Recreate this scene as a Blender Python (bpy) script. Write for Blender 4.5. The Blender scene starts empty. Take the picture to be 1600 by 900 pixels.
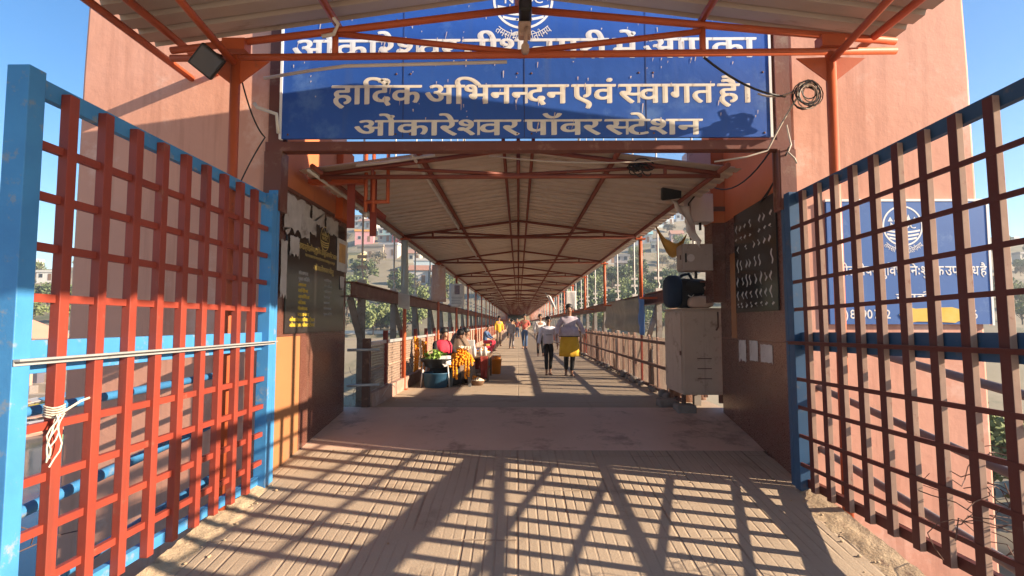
import bpy, bmesh, math, random
from mathutils import Vector, Matrix, noise as mnoise
random.seed(7)
SC = bpy.context.scene
COL = SC.collection
R = math.radians

# ------------------------------------------------------------------ camera
cd = bpy.data.cameras.new('camera'); cam = bpy.data.objects.new('camera', cd); COL.objects.link(cam)
cd.sensor_width = 36; cd.lens = 36*850/1600; cd.clip_start = .05; cd.clip_end = 6000
cam.location = (0, 0, 1.5)
cam.rotation_euler = (R(90+3.70), 0, R(.674))
SC.camera = cam
# ------------------------------------------------------------------ light
LDIR = Vector((-1, .245, -.42)).normalized()          # the way the sunlight travels
SUN_EL = math.asin(-LDIR.z)
world = bpy.data.worlds.new('World'); SC.world = world; world.use_nodes = True
wn = world.node_tree.nodes; wl = world.node_tree.links
sky = wn.new('ShaderNodeTexSky'); sky.sky_type = 'NISHITA'; sky.sun_disc = False
sky.sun_elevation = SUN_EL
sky.sun_rotation = math.atan2(-LDIR.x, -LDIR.y)
sky.air_density = 1.0; sky.dust_density = .3; sky.ozone_density = 3.0
hs = wn.new('ShaderNodeHueSaturation'); hs.inputs['Saturation'].default_value = 1.25
wl.new(sky.outputs[0], hs.inputs['Color']); wl.new(hs.outputs[0], wn['Background'].inputs[0]); wn['Background'].inputs[1].default_value = .070
sd = bpy.data.lights.new('sun', 'SUN'); sd.energy = 4.4; sd.angle = R(.5); sd.color = (1, .83, .63)
sun = bpy.data.objects.new('sun', sd); COL.objects.link(sun)
sun.rotation_euler = LDIR.to_track_quat('-Z', 'Y').to_euler()
SC.view_settings.view_transform = 'Standard'; SC.view_settings.look = 'None'
SC.view_settings.gamma = 1; SC.view_settings.use_curve_mapping = False
SC.view_settings.exposure = 1.76
SC.cycles.max_bounces = 9; SC.cycles.diffuse_bounces = 7; SC.cycles.use_denoising = True

# ------------------------------------------------------------------ materials
def mat(name, col, col2=None, scale=4, rough=.7, metal=0, dirt=None, dirt_amt=.35, dirt_scale=1.5,
        bump=0, bump_scale=30, stretch=(1, 1, 1), spec=.4, trans=0, streak=None, streak_amt=.5):
    m = bpy.data.materials.new(name); m.use_nodes = True
    n = m.node_tree.nodes; l = m.node_tree.links; b = n['Principled BSDF']
    b.inputs['Roughness'].default_value = rough; b.inputs['Metallic'].default_value = metal
    b.inputs['Specular IOR Level'].default_value = spec
    tc = n.new('ShaderNodeTexCoord'); mp = n.new('ShaderNodeMapping'); mp.inputs['Scale'].default_value = stretch
    l.new(tc.outputs['Object'], mp.inputs[0])
    def nz(sc, det=5, ro=.6):
        t = n.new('ShaderNodeTexNoise'); t.inputs['Scale'].default_value = sc; t.inputs['Detail'].default_value = det
        t.inputs['Roughness'].default_value = ro; l.new(mp.outputs[0], t.inputs['Vector']); return t
    def mix(fac, a, c):
        x = n.new('ShaderNodeMix'); x.data_type = 'RGBA'
        l.new(fac, x.inputs[0])
        for s, v in ((x.inputs[6], a), (x.inputs[7], c)):
            if isinstance(v, (tuple, list)): s.default_value = (*v, 1)
            else: l.new(v, s)
        return x.outputs[2]
    def ramp(fac, p0, p1):
        r = n.new('ShaderNodeMapRange'); r.inputs[1].default_value = p0; r.inputs[2].default_value = p1
        l.new(fac, r.inputs[0]); return r.outputs[0]
    c2 = col2 or tuple(v*.78 for v in col)
    out = mix(ramp(nz(scale).outputs[0], .3, .7), col, c2)
    if dirt:
        d = nz(dirt_scale, 8, .72)
        out = mix(ramp(d.outputs[0], .72-dirt_amt*.4, .80-dirt_amt*.3), out, dirt)
    if streak:
        mp2 = n.new('ShaderNodeMapping'); mp2.inputs['Scale'].default_value = (3.5, 3.5, .22); l.new(tc.outputs['Object'], mp2.inputs[0])
        t = n.new('ShaderNodeTexNoise'); t.inputs['Scale'].default_value = 1.6; t.inputs['Detail'].default_value = 7; t.inputs['Roughness'].default_value = .65
        l.new(mp2.outputs[0], t.inputs['Vector'])
        out = mix(ramp(t.outputs[0], .66-streak_amt*.2, .86-streak_amt*.1), out, streak)
    l.new(out, b.inputs['Base Color'])
    rr = n.new('ShaderNodeMapRange'); rr.inputs[3].default_value = max(.02, rough-.12); rr.inputs[4].default_value = min(1, rough+.12)
    l.new(nz(scale*2.3).outputs[0], rr.inputs[0]); l.new(rr.outputs[0], b.inputs['Roughness'])
    if bump:
        bp = n.new('ShaderNodeBump'); bp.inputs['Strength'].default_value = bump; bp.inputs['Distance'].default_value = .02
        l.new(nz(bump_scale, 6, .65).outputs[0], bp.inputs['Height']); l.new(bp.outputs[0], b.inputs['Normal'])
    if trans: b.inputs['Transmission Weight'].default_value = trans
    return m

M = {}
M['salmon'] = mat('salmon plaster', (.68, .345, .245), (.58, .275, .19), .55, .85, bump=.3, bump_scale=5, streak=(.44, .20, .135), streak_amt=.62, dirt=(.74, .47, .37), dirt_amt=.42, dirt_scale=.8)
M['orange_wall'] = mat('orange plaster', (.56, .17, .06), (.48, .14, .05), 1.5, .8, bump=.15, bump_scale=9, streak=(.30, .10, .05), streak_amt=.4)
M['redox'] = mat('red oxide paint', (.29, .046, .025), (.22, .035, .021), 3, .5, dirt=(.24, .10, .065), dirt_amt=.28, dirt_scale=5, streak=(.12, .035, .025), streak_amt=.5, bump=.08, bump_scale=60)
M['redox_shaded'] = mat('red oxide darkened for shade', (.105, .020, .015), (.085, .017, .013), 5, .55, dirt=(.12, .045, .03), dirt_amt=.3, dirt_scale=9, bump=.08, bump_scale=60)  # gate red with shade painted in, for the leaf turned from the sun
M['gate_blue_shaded'] = mat('gate blue darkened for shade', (.026, .085, .175), (.022, .066, .14), 4, .55, dirt=(.10, .10, .12), dirt_amt=.35, dirt_scale=7)  # frame blue of the same leaf, its shade put into the colour
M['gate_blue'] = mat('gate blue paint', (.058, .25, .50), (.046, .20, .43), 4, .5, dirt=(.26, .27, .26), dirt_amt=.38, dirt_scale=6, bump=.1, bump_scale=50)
M['orange_steel'] = mat('orange steel paint', (.50, .105, .035), (.42, .085, .03), 4, .5, dirt=(.30, .08, .04), dirt_amt=.35, dirt_scale=8, bump=.06, bump_scale=50)
M['truss_red'] = mat('dull red truss paint', (.24, .062, .034), (.20, .05, .03), 4, .55, dirt=(.20, .10, .07), dirt_amt=.35, dirt_scale=8)
M['pale_face'] = mat('dusty pale bar face', (.40, .26, .19), (.32, .195, .145), 9, .85, dirt=(.24, .10, .07), dirt_amt=.35, dirt_scale=12)
M['brown_red'] = mat('brown red beam paint', (.17, .052, .036), (.14, .043, .03), 3, .6, dirt=(.26, .13, .09), dirt_amt=.4, dirt_scale=5, bump=.1)
M['brown_steel'] = mat('brown girder paint', (.17, .055, .036), (.13, .045, .03), 3, .6, dirt=(.22, .13, .09), dirt_amt=.45, dirt_scale=5, bump=.1)
M['sheet'] = mat('roof sheet', (.44, .37, .31), (.37, .305, .25), 1.2, .55, metal=.15, dirt=(.24, .18, .13), dirt_amt=.35, dirt_scale=2.2, stretch=(.5, 2, 1))
M['bridge_sheet'] = mat('pale roof sheet', (.60, .50, .41), (.50, .41, .33), 1.2, .5, metal=.1, dirt=(.36, .27, .2), dirt_amt=.42, dirt_scale=1.6, stretch=(.5, 2, 1))
M['mesh_tan'] = mat('dusty wire', (.42, .29, .21), (.33, .22, .155), 9, .8, dirt=(.2, .12, .09), dirt_amt=.35, dirt_scale=8)
M['box_grey'] = mat('junction box paint', (.58, .50, .48), (.50, .43, .41), 4, .5, dirt=(.25, .19, .16), dirt_amt=.35, dirt_scale=6, streak=(.27, .2, .17), streak_amt=.4)
M['meter_grey'] = mat('meter case paint', (.38, .30, .26), (.32, .25, .215), 4, .55, dirt=(.15, .11, .09), dirt_amt=.4, dirt_scale=6)
M['granite'] = mat('brown granite', (.15, .058, .040), (.12, .047, .034), 45, .28, dirt=(.21, .105, .075), dirt_amt=.4, dirt_scale=1.3, spec=.5, streak=(.17, .10, .07), streak_amt=.4)
M['black_granite'] = mat('black granite', (.018, .014, .013), (.028, .022, .02), 30, .16, spec=.5, dirt=(.06, .045, .04), dirt_amt=.3, dirt_scale=4)
M['tan_paint'] = mat('tan painted wall', (.38, .165, .065), (.33, .14, .055), 2, .7, dirt=(.30, .15, .08), dirt_amt=.35, streak=(.3, .14, .07), bump=.1)
M['sign_blue'] = mat('sign blue', (.030, .11, .44), (.022, .085, .36), 1.2, .45, spec=.4, dirt=(.075, .17, .45), dirt_amt=.42, dirt_scale=1.3, streak=(.05, .11, .34), streak_amt=.5, bump=.5, bump_scale=1.1)
M['faded_blue'] = mat('sun faded blue', (.065, .155, .41), (.05, .125, .35), 1.4, .5, spec=.3, dirt=(.14, .24, .45), dirt_amt=.4, dirt_scale=1.5, streak=(.10, .17, .36), streak_amt=.4)
M['white_paint'] = mat('white sign paint', (.84, .82, .79), (.78, .75, .72), 8, .6)
M['cream'] = mat('cream letters', (.80, .75, .66), (.70, .64, .55), 12, .6)
M['gold'] = mat('gold letters', (.62, .45, .12), (.5, .36, .1), 10, .4)
M['yellow_paint'] = mat('yellow letters', (.78, .55, .05), None, 10, .5)
M['grey_letter'] = mat('pale engraved letters', (.55, .52, .50), (.40, .38, .37), 18, .5)
M['white_metal'] = mat('white metal', (.62, .60, .56), (.54, .52, .48), 5, .5, dirt=(.35, .30, .25), dirt_amt=.3, dirt_scale=6)
M['passage'] = mat('worn reddish stone lightened for shade', (.66, .45, .335), (.57, .38, .28), 1.2, .6, dirt=(.36, .235, .17), dirt_amt=.5, dirt_scale=2.2, bump=.15, bump_scale=25, spec=.35)  # reddish stone, base colour raised to lighten the shade between the towers
M['pipe_grey'] = mat('dull grey pipe paint', (.17, .16, .175), (.13, .12, .135), 6, .55, dirt=(.2, .13, .1), dirt_amt=.3, dirt_scale=7)
M['galv'] = mat('galvanised steel', (.50, .50, .49), (.40, .40, .39), 8, .45, metal=.4, dirt=(.35, .28, .22), dirt_amt=.3, dirt_scale=6)
M['black'] = mat('black plastic', (.015, .015, .016), None, 6, .5)
M['cable'] = mat('black cable', (.02, .018, .018), None, 6, .6)
M['pale_cable'] = mat('pale cable', (.55, .47, .38), None, 6, .6)
M['plastic_white'] = mat('white pipe', (.66, .62, .56), (.55, .5, .44), 6, .5)
M['lens'] = mat('lamp glass', (.04, .04, .05), None, 4, .12, spec=.6)
M['paper'] = mat('paper', (.62, .57, .52), (.5, .45, .42), 6, .8, dirt=(.38, .32, .29), dirt_amt=.4, dirt_scale=5)
M['paper_torn'] = mat('torn paper', (.52, .47, .43), (.38, .33, .30), 7, .8, dirt=(.20, .16, .14), dirt_amt=.45, dirt_scale=4)
M['dust_panel'] = mat('dusty panel', (.40, .245, .185), (.33, .19, .14), 3, .85, dirt=(.46, .33, .26), dirt_amt=.5, dirt_scale=4, streak=(.22, .12, .09), streak_amt=.5, bump=.3, bump_scale=20)
M['dust_white'] = mat('pale torn sheet', (.52, .47, .41), (.44, .38, .32), 4, .85, dirt=(.34, .25, .2), dirt_amt=.5, dirt_scale=5)
M['rust'] = mat('rusty steel', (.14, .07, .05), (.10, .05, .037), 8, .8, dirt=(.26, .15, .10), dirt_amt=.4, dirt_scale=10)
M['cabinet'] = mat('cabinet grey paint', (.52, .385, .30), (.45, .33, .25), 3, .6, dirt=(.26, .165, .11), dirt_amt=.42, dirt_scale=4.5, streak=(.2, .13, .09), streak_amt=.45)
M['stone'] = mat('stone', (.26, .22, .19), (.18, .15, .13), 6, .9, bump=.6, bump_scale=14)
M['navy'] = mat('navy cloth', (.012, .03, .065), (.01, .022, .05), 9, .8, bump=.2, bump_scale=40)
M['black_cloth'] = mat('black cloth', (.013, .012, .014), (.02, .018, .02), 9, .85, bump=.2, bump_scale=40)
M['beige_cloth'] = mat('beige cloth', (.52, .36, .28), (.44, .30, .23), 6, .85, bump=.3, bump_scale=20)
M['white_cloth'] = mat('white cloth', (.66, .62, .60), (.58, .54, .53), 6, .85, bump=.25, bump_scale=18)
M['lilac_cloth'] = mat('lilac white cloth', (.62, .60, .68), (.52, .50, .60), 7, .85, bump=.25, bump_scale=22)
M['printed_cloth'] = mat('printed pale cloth', (.56, .50, .54), (.42, .34, .42), 9, .85, dirt=(.30, .24, .42), dirt_amt=.3, dirt_scale=11)
M['mustard'] = mat('mustard cloth', (.68, .40, .03), (.58, .33, .02), 7, .8, bump=.2, bump_scale=22)
M['ochre_cloth'] = mat('ochre cloth', (.56, .30, .07), (.44, .22, .05), 4, .85)
M['red_cloth'] = mat('red pink cloth', (.62, .035, .07), (.50, .025, .055), 8, .8, bump=.2, bump_scale=25)
M['salmon_cloth'] = mat('salmon shirt cloth', (.52, .11, .08), (.44, .09, .07), 8, .85)
M['maroon_cloth'] = mat('maroon cloth', (.28, .035, .025), (.22, .03, .02), 8, .85)
M['grey_cloth'] = mat('grey cloth', (.30, .27, .27), (.24, .22, .22), 8, .85)
M['brown_cloth'] = mat('brown shawl cloth', (.20, .13, .09), (.15, .10, .07), 8, .85, bump=.2, bump_scale=25)
M['jeans'] = mat('blue jeans', (.06, .12, .24), (.05, .09, .18), 9, .8)
M['skin'] = mat('brown skin', (.36, .19, .12), (.31, .16, .10), 8, .5)
M['hair'] = mat('black hair', (.012, .010, .010), (.02, .016, .014), 30, .5)
M['eye'] = mat('eye', (.03, .02, .018), None, 5, .2)
M['sole'] = mat('sandal', (.10, .06, .045), None, 6, .7)
M['marigold'] = mat('marigold petals', (.80, .30, .008), (.72, .21, .006), 20, .8, dirt=(.85, .45, .02), dirt_amt=.5, dirt_scale=30)
M['pale_flower'] = mat('pale petals', (.75, .55, .42), (.72, .68, .5), 14, .8)
M['greens'] = mat('green leaves', (.16, .30, .05), (.30, .40, .08), 14, .7)
M['tub'] = mat('blue plastic tub', (.03, .09, .15), (.025, .075, .13), 4, .45)
M['basin'] = mat('dark basin', (.03, .028, .027), None, 4, .4)
M['bucket_orange'] = mat('orange plastic', (.75, .24, .02), None, 4, .5)
M['bucket_blue'] = mat('sky blue plastic', (.14, .36, .62), None, 4, .5)
M['wood'] = mat('worn wood', (.22, .12, .07), (.16, .09, .05), 6, .75, stretch=(1, 6, 1))
M['tarp_grey'] = mat('grey tarpaulin', (.27, .25, .21), (.20, .19, .16), 2.2, .6, dirt=(.34, .31, .25), dirt_amt=.5, dirt_scale=2.5, bump=.25, bump_scale=6)
M['tarp_blue'] = mat('blue tarpaulin', (.03, .16, .48), (.025, .13, .40), 3, .5)
M['banner_pink'] = mat('faded pink banner', (.55, .36, .28), (.48, .24, .18), 3, .7, dirt=(.60, .47, .38), dirt_amt=.5, dirt_scale=3)
M['film'] = mat('cloudy plastic film', (.44, .44, .40), (.34, .34, .30), 3, .4)
M['poster_pic'] = mat('poster picture', (.08, .06, .12), (.30, .20, .16), 14, .5)
M['sunset_pic'] = mat('sunset picture', (.66, .36, .10), (.22, .10, .06), 4, .5)
M['dropping'] = mat('pale droppings', (.62, .56, .52), (.55, .42, .38), 30, .8)
M['rope'] = mat('white rope', (.62, .56, .46), (.48, .42, .33), 20, .9)
# ------------------------------------------------------------------ mesh helpers
class MB:
    def __init__(s): s.v = []; s.f = []; s.sm = []
    def add(s, vs, fs, smooth=False):
        k = len(s.v); s.v += [tuple(v) for v in vs]
        for f in fs: s.f.append([i+k for i in f]); s.sm.append(smooth)
        return s
    def box(s, a, b):
        x0, y0, z0 = [min(a[i], b[i]) for i in range(3)]; x1, y1, z1 = [max(a[i], b[i]) for i in range(3)]
        return s.add([(x0,y0,z0),(x1,y0,z0),(x1,y1,z0),(x0,y1,z0),(x0,y0,z1),(x1,y0,z1),(x1,y1,z1),(x0,y1,z1)],
                     [(0,3,2,1),(4,5,6,7),(0,1,5,4),(1,2,6,5),(2,3,7,6),(3,0,4,7)])
    def bar(s, p, q, w, h, up=(0, 0, 1)):
        p = Vector(p); q = Vector(q); d = (q-p).normalized(); u = Vector(up)
        if abs(d.dot(u)) > .98: u = Vector((0, 1, 0))
        r = d.cross(u).normalized(); u = r.cross(d).normalized()
        r *= w/2; u *= h/2
        return s.add([p-r-u, p+r-u, p+r+u, p-r+u, q-r-u, q+r-u, q+r+u, q-r+u],
                     [(0,1,2,3),(7,6,5,4),(4,5,1,0),(5,6,2,1),(6,7,3,2),(7,4,0,3)])
    def ibeam(s, p, q, w, h, t=.018):
        p = Vector(p); q = Vector(q); d = (q-p).normalized(); u = Vector((0, 0, 1))
        if abs(d.z) > .95: u = Vector((0, 1, 0))
        r = d.cross(u).normalized(); u = r.cross(d)
        for o in (1, -1): s.bar(p+u*o*(h/2-t/2), q+u*o*(h/2-t/2), w, t, u)
        return s.bar(p, q, t, h-2*t-.002, u)
    def tube(s, pts, r, n=8, cap=True):
        pts = [Vector(p) for p in pts]; rs = r if isinstance(r, (list, tuple)) else [r]*len(pts)
        k = len(s.v); prev = None
        for i, p in enumerate(pts):
            d = (pts[min(i+1, len(pts)-1)]-pts[max(i-1, 0)])
            d = d.normalized() if d.length > 1e-9 else Vector((0, 0, 1))
            a = prev if prev is not None else (Vector((0, 0, 1)) if abs(d.z) < .9 else Vector((1, 0, 0)))
            u = (a-d*a.dot(d)).normalized(); prev = u; w = d.cross(u)
            for j in range(n):
                t = 2*math.pi*j/n; s.v.append(tuple(p+(u*math.cos(t)+w*math.sin(t))*rs[i]))
        for i in range(len(pts)-1):
            for j in range(n):
                s.f.append([k+i*n+j, k+i*n+(j+1) % n, k+(i+1)*n+(j+1) % n, k+(i+1)*n+j]); s.sm.append(n > 5)
        if cap:
            s.f.append([k+j for j in range(n)][::-1]); s.sm.append(False)
            e = k+(len(pts)-1)*n; s.f.append([e+j for j in range(n)]); s.sm.append(False)
        return s
    def lathe(s, prof, c, n=20, sx=1, sy=1):
        k = len(s.v)
        for (r, z) in prof:
            for j in range(n):
                t = 2*math.pi*j/n; s.v.append((c[0]+r*math.cos(t)*sx, c[1]+r*math.sin(t)*sy, c[2]+z))
        for i in range(len(prof)-1):
            for j in range(n):
                s.f.append([k+i*n+j, k+i*n+(j+1) % n, k+(i+1)*n+(j+1) % n, k+(i+1)*n+j]); s.sm.append(True)
        return s
    def ball(s, c, rx, ry=None, rz=None, n=10, m=7, rot=None):
        ry = ry or rx; rz = rz or rx; k = len(s.v); c = Vector(c)
        for i in range(m+1):
            ph = math.pi*i/m
            for j in range(n):
                t = 2*math.pi*j/n
                v = Vector((rx*math.sin(ph)*math.cos(t), ry*math.sin(ph)*math.sin(t), rz*math.cos(ph)))
                if rot: v = rot @ v
                s.v.append(tuple(c+v))
        for i in range(m):
            for j in range(n):
                s.f.append([k+i*n+j, k+(i+1)*n+j, k+(i+1)*n+(j+1) % n, k+i*n+(j+1) % n]); s.sm.append(True)
        return s
    def prism(s, outline, off):
        """outline: 3-D loop, off: extrusion vector"""
        o = Vector(off); n = len(outline); P = [Vector(p) for p in outline]
        return s.add(P+[p+o for p in P], [list(range(n))[::-1], list(range(n, 2*n))]+[(i, (i+1) % n, n+(i+1) % n, n+i) for i in range(n)])
    def grid(s, fn, nu, nv, smooth=True):
        k = len(s.v)
        for i in range(nu+1):
            for j in range(nv+1): s.v.append(tuple(fn(i/nu, j/nv)))
        for i in range(nu):
            for j in range(nv):
                a = k+i*(nv+1)+j; s.f.append([a, a+nv+1, a+nv+2, a+1]); s.sm.append(smooth)
        return s
    def build(s, name, m, parent=None, bevel=0, solid=0, shift=None):
        me = bpy.data.meshes.new(name)
        vs = s.v if shift is None else [tuple(Vector(v)-Vector(shift)) for v in s.v]
        me.from_pydata(vs, [], s.f); me.polygons.foreach_set('use_smooth', s.sm)
        me.materials.append(M[m] if isinstance(m, str) else m); me.update()
        bm = bmesh.new(); bm.from_mesh(me); bmesh.ops.recalc_face_normals(bm, faces=bm.faces); bm.to_mesh(me); bm.free()
        o = bpy.data.objects.new(name, me); COL.objects.link(o)
        if parent is not None: o.parent = parent
        if shift is not None and parent is None: o.location = shift
        if solid:
            q = o.modifiers.new('thickness', 'SOLIDIFY'); q.thickness = solid; q.offset = 0
        if bevel:
            q = o.modifiers.new('edges', 'BEVEL'); q.width = bevel; q.segments = 2; q.limit_method = 'ANGLE'
        return o

def tag(o, label=None, cat=None, group=None, kind=None):
    if label: o['label'] = label
    if cat: o['category'] = cat
    if group: o['group'] = group
    if kind: o['kind'] = kind
    return o
def thing(name, label, cat, loc=(0, 0, 0), rz=0, group=None):
    o = bpy.data.objects.new(name, None); COL.objects.link(o); o.empty_display_size = .2
    o.location = loc; o.rotation_euler = (0, 0, rz)
    return tag(o, label, cat, group)
def root_at(name, label, cat, base, group=None):
    """thing whose parts are modelled in world coordinates around 'base'"""
    return thing(name, label, cat, base, 0, group)
def part(mb, name, m, root, **k):
    """add a part modelled in world coordinates to a root at root.location (unrotated)"""
    return mb.build(name, m, root, shift=tuple(root.location), **k)
def sub(mb, name, m, par, root, **k):
    return mb.build(name, m, par, shift=tuple(root.location), **k)
def copy_tree(o, parent=None):
    c = o.copy(); COL.objects.link(c)
    if parent is not None: c.parent = parent
    for ch in list(o.children): copy_tree(ch, c)
    return c
def sag(p, q, d, n=10):
    p = Vector(p); q = Vector(q)
    return [p.lerp(q, i/n)-Vector((0, 0, d*4*(i/n)*(1-i/n))) for i in range(n+1)]

# ------------------------------------------------------------------ lettering (built-in font, glyph by glyph)
_tc = bpy.data.curves.new('glyph_source', 'FONT'); _to = bpy.data.objects.new('glyph_source', _tc); COL.objects.link(_to)
_tc.resolution_u = 3
_gc = {}
def _raw(s):
    _tc.body = s; dg = bpy.context.evaluated_depsgraph_get(); dg.update()
    ev = _to.evaluated_get(dg); me = ev.to_mesh()
    r = ([tuple(v.co) for v in me.vertices], [list(p.vertices) for p in me.polygons]); ev.to_mesh_clear(); return r
def glyph(ch, half=False):
    if (ch, half) in _gc: return _gc[(ch, half)]
    v, f = _raw(ch)
    if not v: _gc[(ch, half)] = ([], [], .12); return _gc[(ch, half)]
    v2, _ = _raw(ch+ch)
    adv = max(p[0] for p in v2)-max(p[0] for p in v)
    if half:
        bm = bmesh.new(); vv = [bm.verts.new(p) for p in v]
        for q in f:
            try: bm.faces.new([vv[i] for i in q])
            except ValueError: pass
        cut = adv-.155
        bmesh.ops.bisect_plane(bm, geom=bm.verts[:]+bm.edges[:]+bm.faces[:], plane_co=(cut, 0, 0), plane_no=(1, 0, 0), clear_outer=True)
        bm.verts.index_update(); v = [tuple(p.co) for p in bm.verts]; f = [[p.index for p in q.verts] for q in bm.faces]; bm.free(); adv = cut
    _gc[(ch, half)] = (v, f, adv); return _gc[(ch, half)]
def run(text):
    """glyph run in em units; '~' after a letter = half form, '^' = hook of the letter r above"""
    V = []; F = []; x = 0; i = 0
    while i < len(text):
        c = text[i]
        if c == '^':
            pts = [(x-.20+.11*math.cos(t), .74+.085*math.sin(t)) for t in [R(a) for a in range(-80, 181, 26)]]
            for a, b in zip(pts, pts[1:]):
                d = Vector((b[0]-a[0], b[1]-a[1])).normalized(); n = (-d.y*.033, d.x*.033); k = len(V)
                V += [(a[0]-n[0], a[1]-n[1], 0), (b[0]-n[0], b[1]-n[1], 0), (b[0]+n[0], b[1]+n[1], 0), (a[0]+n[0], a[1]+n[1], 0)]; F.append([k, k+1, k+2, k+3])
            i += 1; continue
        half = i+1 < len(text) and text[i+1] == '~'
        v, f, adv = glyph(c, half); k = len(V)
        V += [(p[0]+x, p[1], p[2]) for p in v]; F += [[q+k for q in g] for g in f]; x += adv; i += 2 if half else 1
    return V, F, x
def lettering(parent, base, name, text, m, fn, bold=3, bx=.022, bz=0):
    """fn maps (em x / run width 0..1, em y, layer) to a point relative to the world; strokes are fattened sideways by layers"""
    V, F, w = run(text); mb = MB()
    for j in range(bold):
        mb.add([fn((p[0]+j*bx)/w, p[1]+(bz if j % 2 else 0), j) for p in V], F)
    return mb.build(name, m, parent, shift=base)
def flat_text(parent, base, name, text, m, x0, x1, z0, zh, y, bold=3, dirn=-1, bx=.022, bz=.02):
    """line of writing on a face whose outside looks along -Y; zh: height from base to head line (.62 em)"""
    return lettering(parent, base, name, text, m, lambda u, v, j: (x0+u*(x1-x0), y+dirn*.0006*j, z0+v/.62*zh), bold, bx, bz)
# ------------------------------------------------------------------ setting: terrain, water, ramp, deck
def ramp_z(y): return .12*(max(y, 1.0)-5.3)
def sstep(a, b, x):
    t = max(0, min(1, (x-a)/(b-a))); return t*t*(3-2*t)
def terr(x, y):
    bank = 76+.06*abs(x)+7*mnoise.noise(Vector((x*.012, 3.1, 0)))
    crest = 46+8*math.cos((x-70)/120) - 22*sstep(-110, -260, x) - 6*sstep(150, 300, x)
    crest += 7*mnoise.noise(Vector((x*.018, 0, 7)))
    yc = 285+25*mnoise.noise(Vector((x*.01, 9, 0)))
    h = -14
    if y > bank-14:
        h = -14+14*sstep(bank-14, bank+22, y)+9*sstep(bank+15, bank+70, y)+(crest-9)*sstep(bank+45, yc, y)
        h -= (crest-16)*sstep(yc+20, yc+380, y)
        a = sstep(bank, bank+40, y)
        h += a*(2.6*mnoise.noise(Vector((x*.05, y*.05, 1)))+1.0*mnoise.noise(Vector((x*.15, y*.15, 4))))
    near = sstep(-2, -22, y)*11.5                                   # our own bank behind the gate
    h = max(h, -14+near)
    if x > 6: h = max(h, -14+sstep(7, 13, x)*sstep(60, 24, y)*9.6+.5*mnoise.noise(Vector((x*.4, y*.4, 2))))
    return h
def tmesh():
    xs = sorted(set([round(-900+i*30, 1) for i in range(61)]+[round(-330+i*6.0, 1) for i in range(111)]+[round(i*2.0, 1) for i in range(2, 18)]))
    ys = sorted(set([round(-120+i*6, 1) for i in range(14)]+[round(-40+i*4.0, 1) for i in range(92)]+[round(330+i*30, 1) for i in range(42)]))
    mb = MB(); n = len(ys)
    mb.v = [(x, y, terr(x, y)) for x in xs for y in ys]
    for i in range(len(xs)-1):
        for j in range(n-1): mb.f.append([i*n+j, (i+1)*n+j, (i+1)*n+j+1, i*n+j+1]); mb.sm.append(True)
    return mb
M['earth'] = mat('dry hillside', (.28, .225, .15), (.19, .16, .10), .09, .95, dirt=(.10, .105, .055), dirt_amt=.55, dirt_scale=.06, bump=.4, bump_scale=1.5)
tag(tmesh().build('terrain', 'earth'), kind='structure')
wm = mat('river water', (.035, .075, .085), (.03, .062, .07), .05, .12, spec=.5, bump=.25, bump_scale=1.6)
M['water'] = wm
w = MB(); w.add([(-900, -70, -12), (900, -70, -12), (900, 130, -12), (-900, 130, -12)], [(0, 1, 2, 3)])
tag(w.build('river', 'water'), kind='structure')

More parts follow.
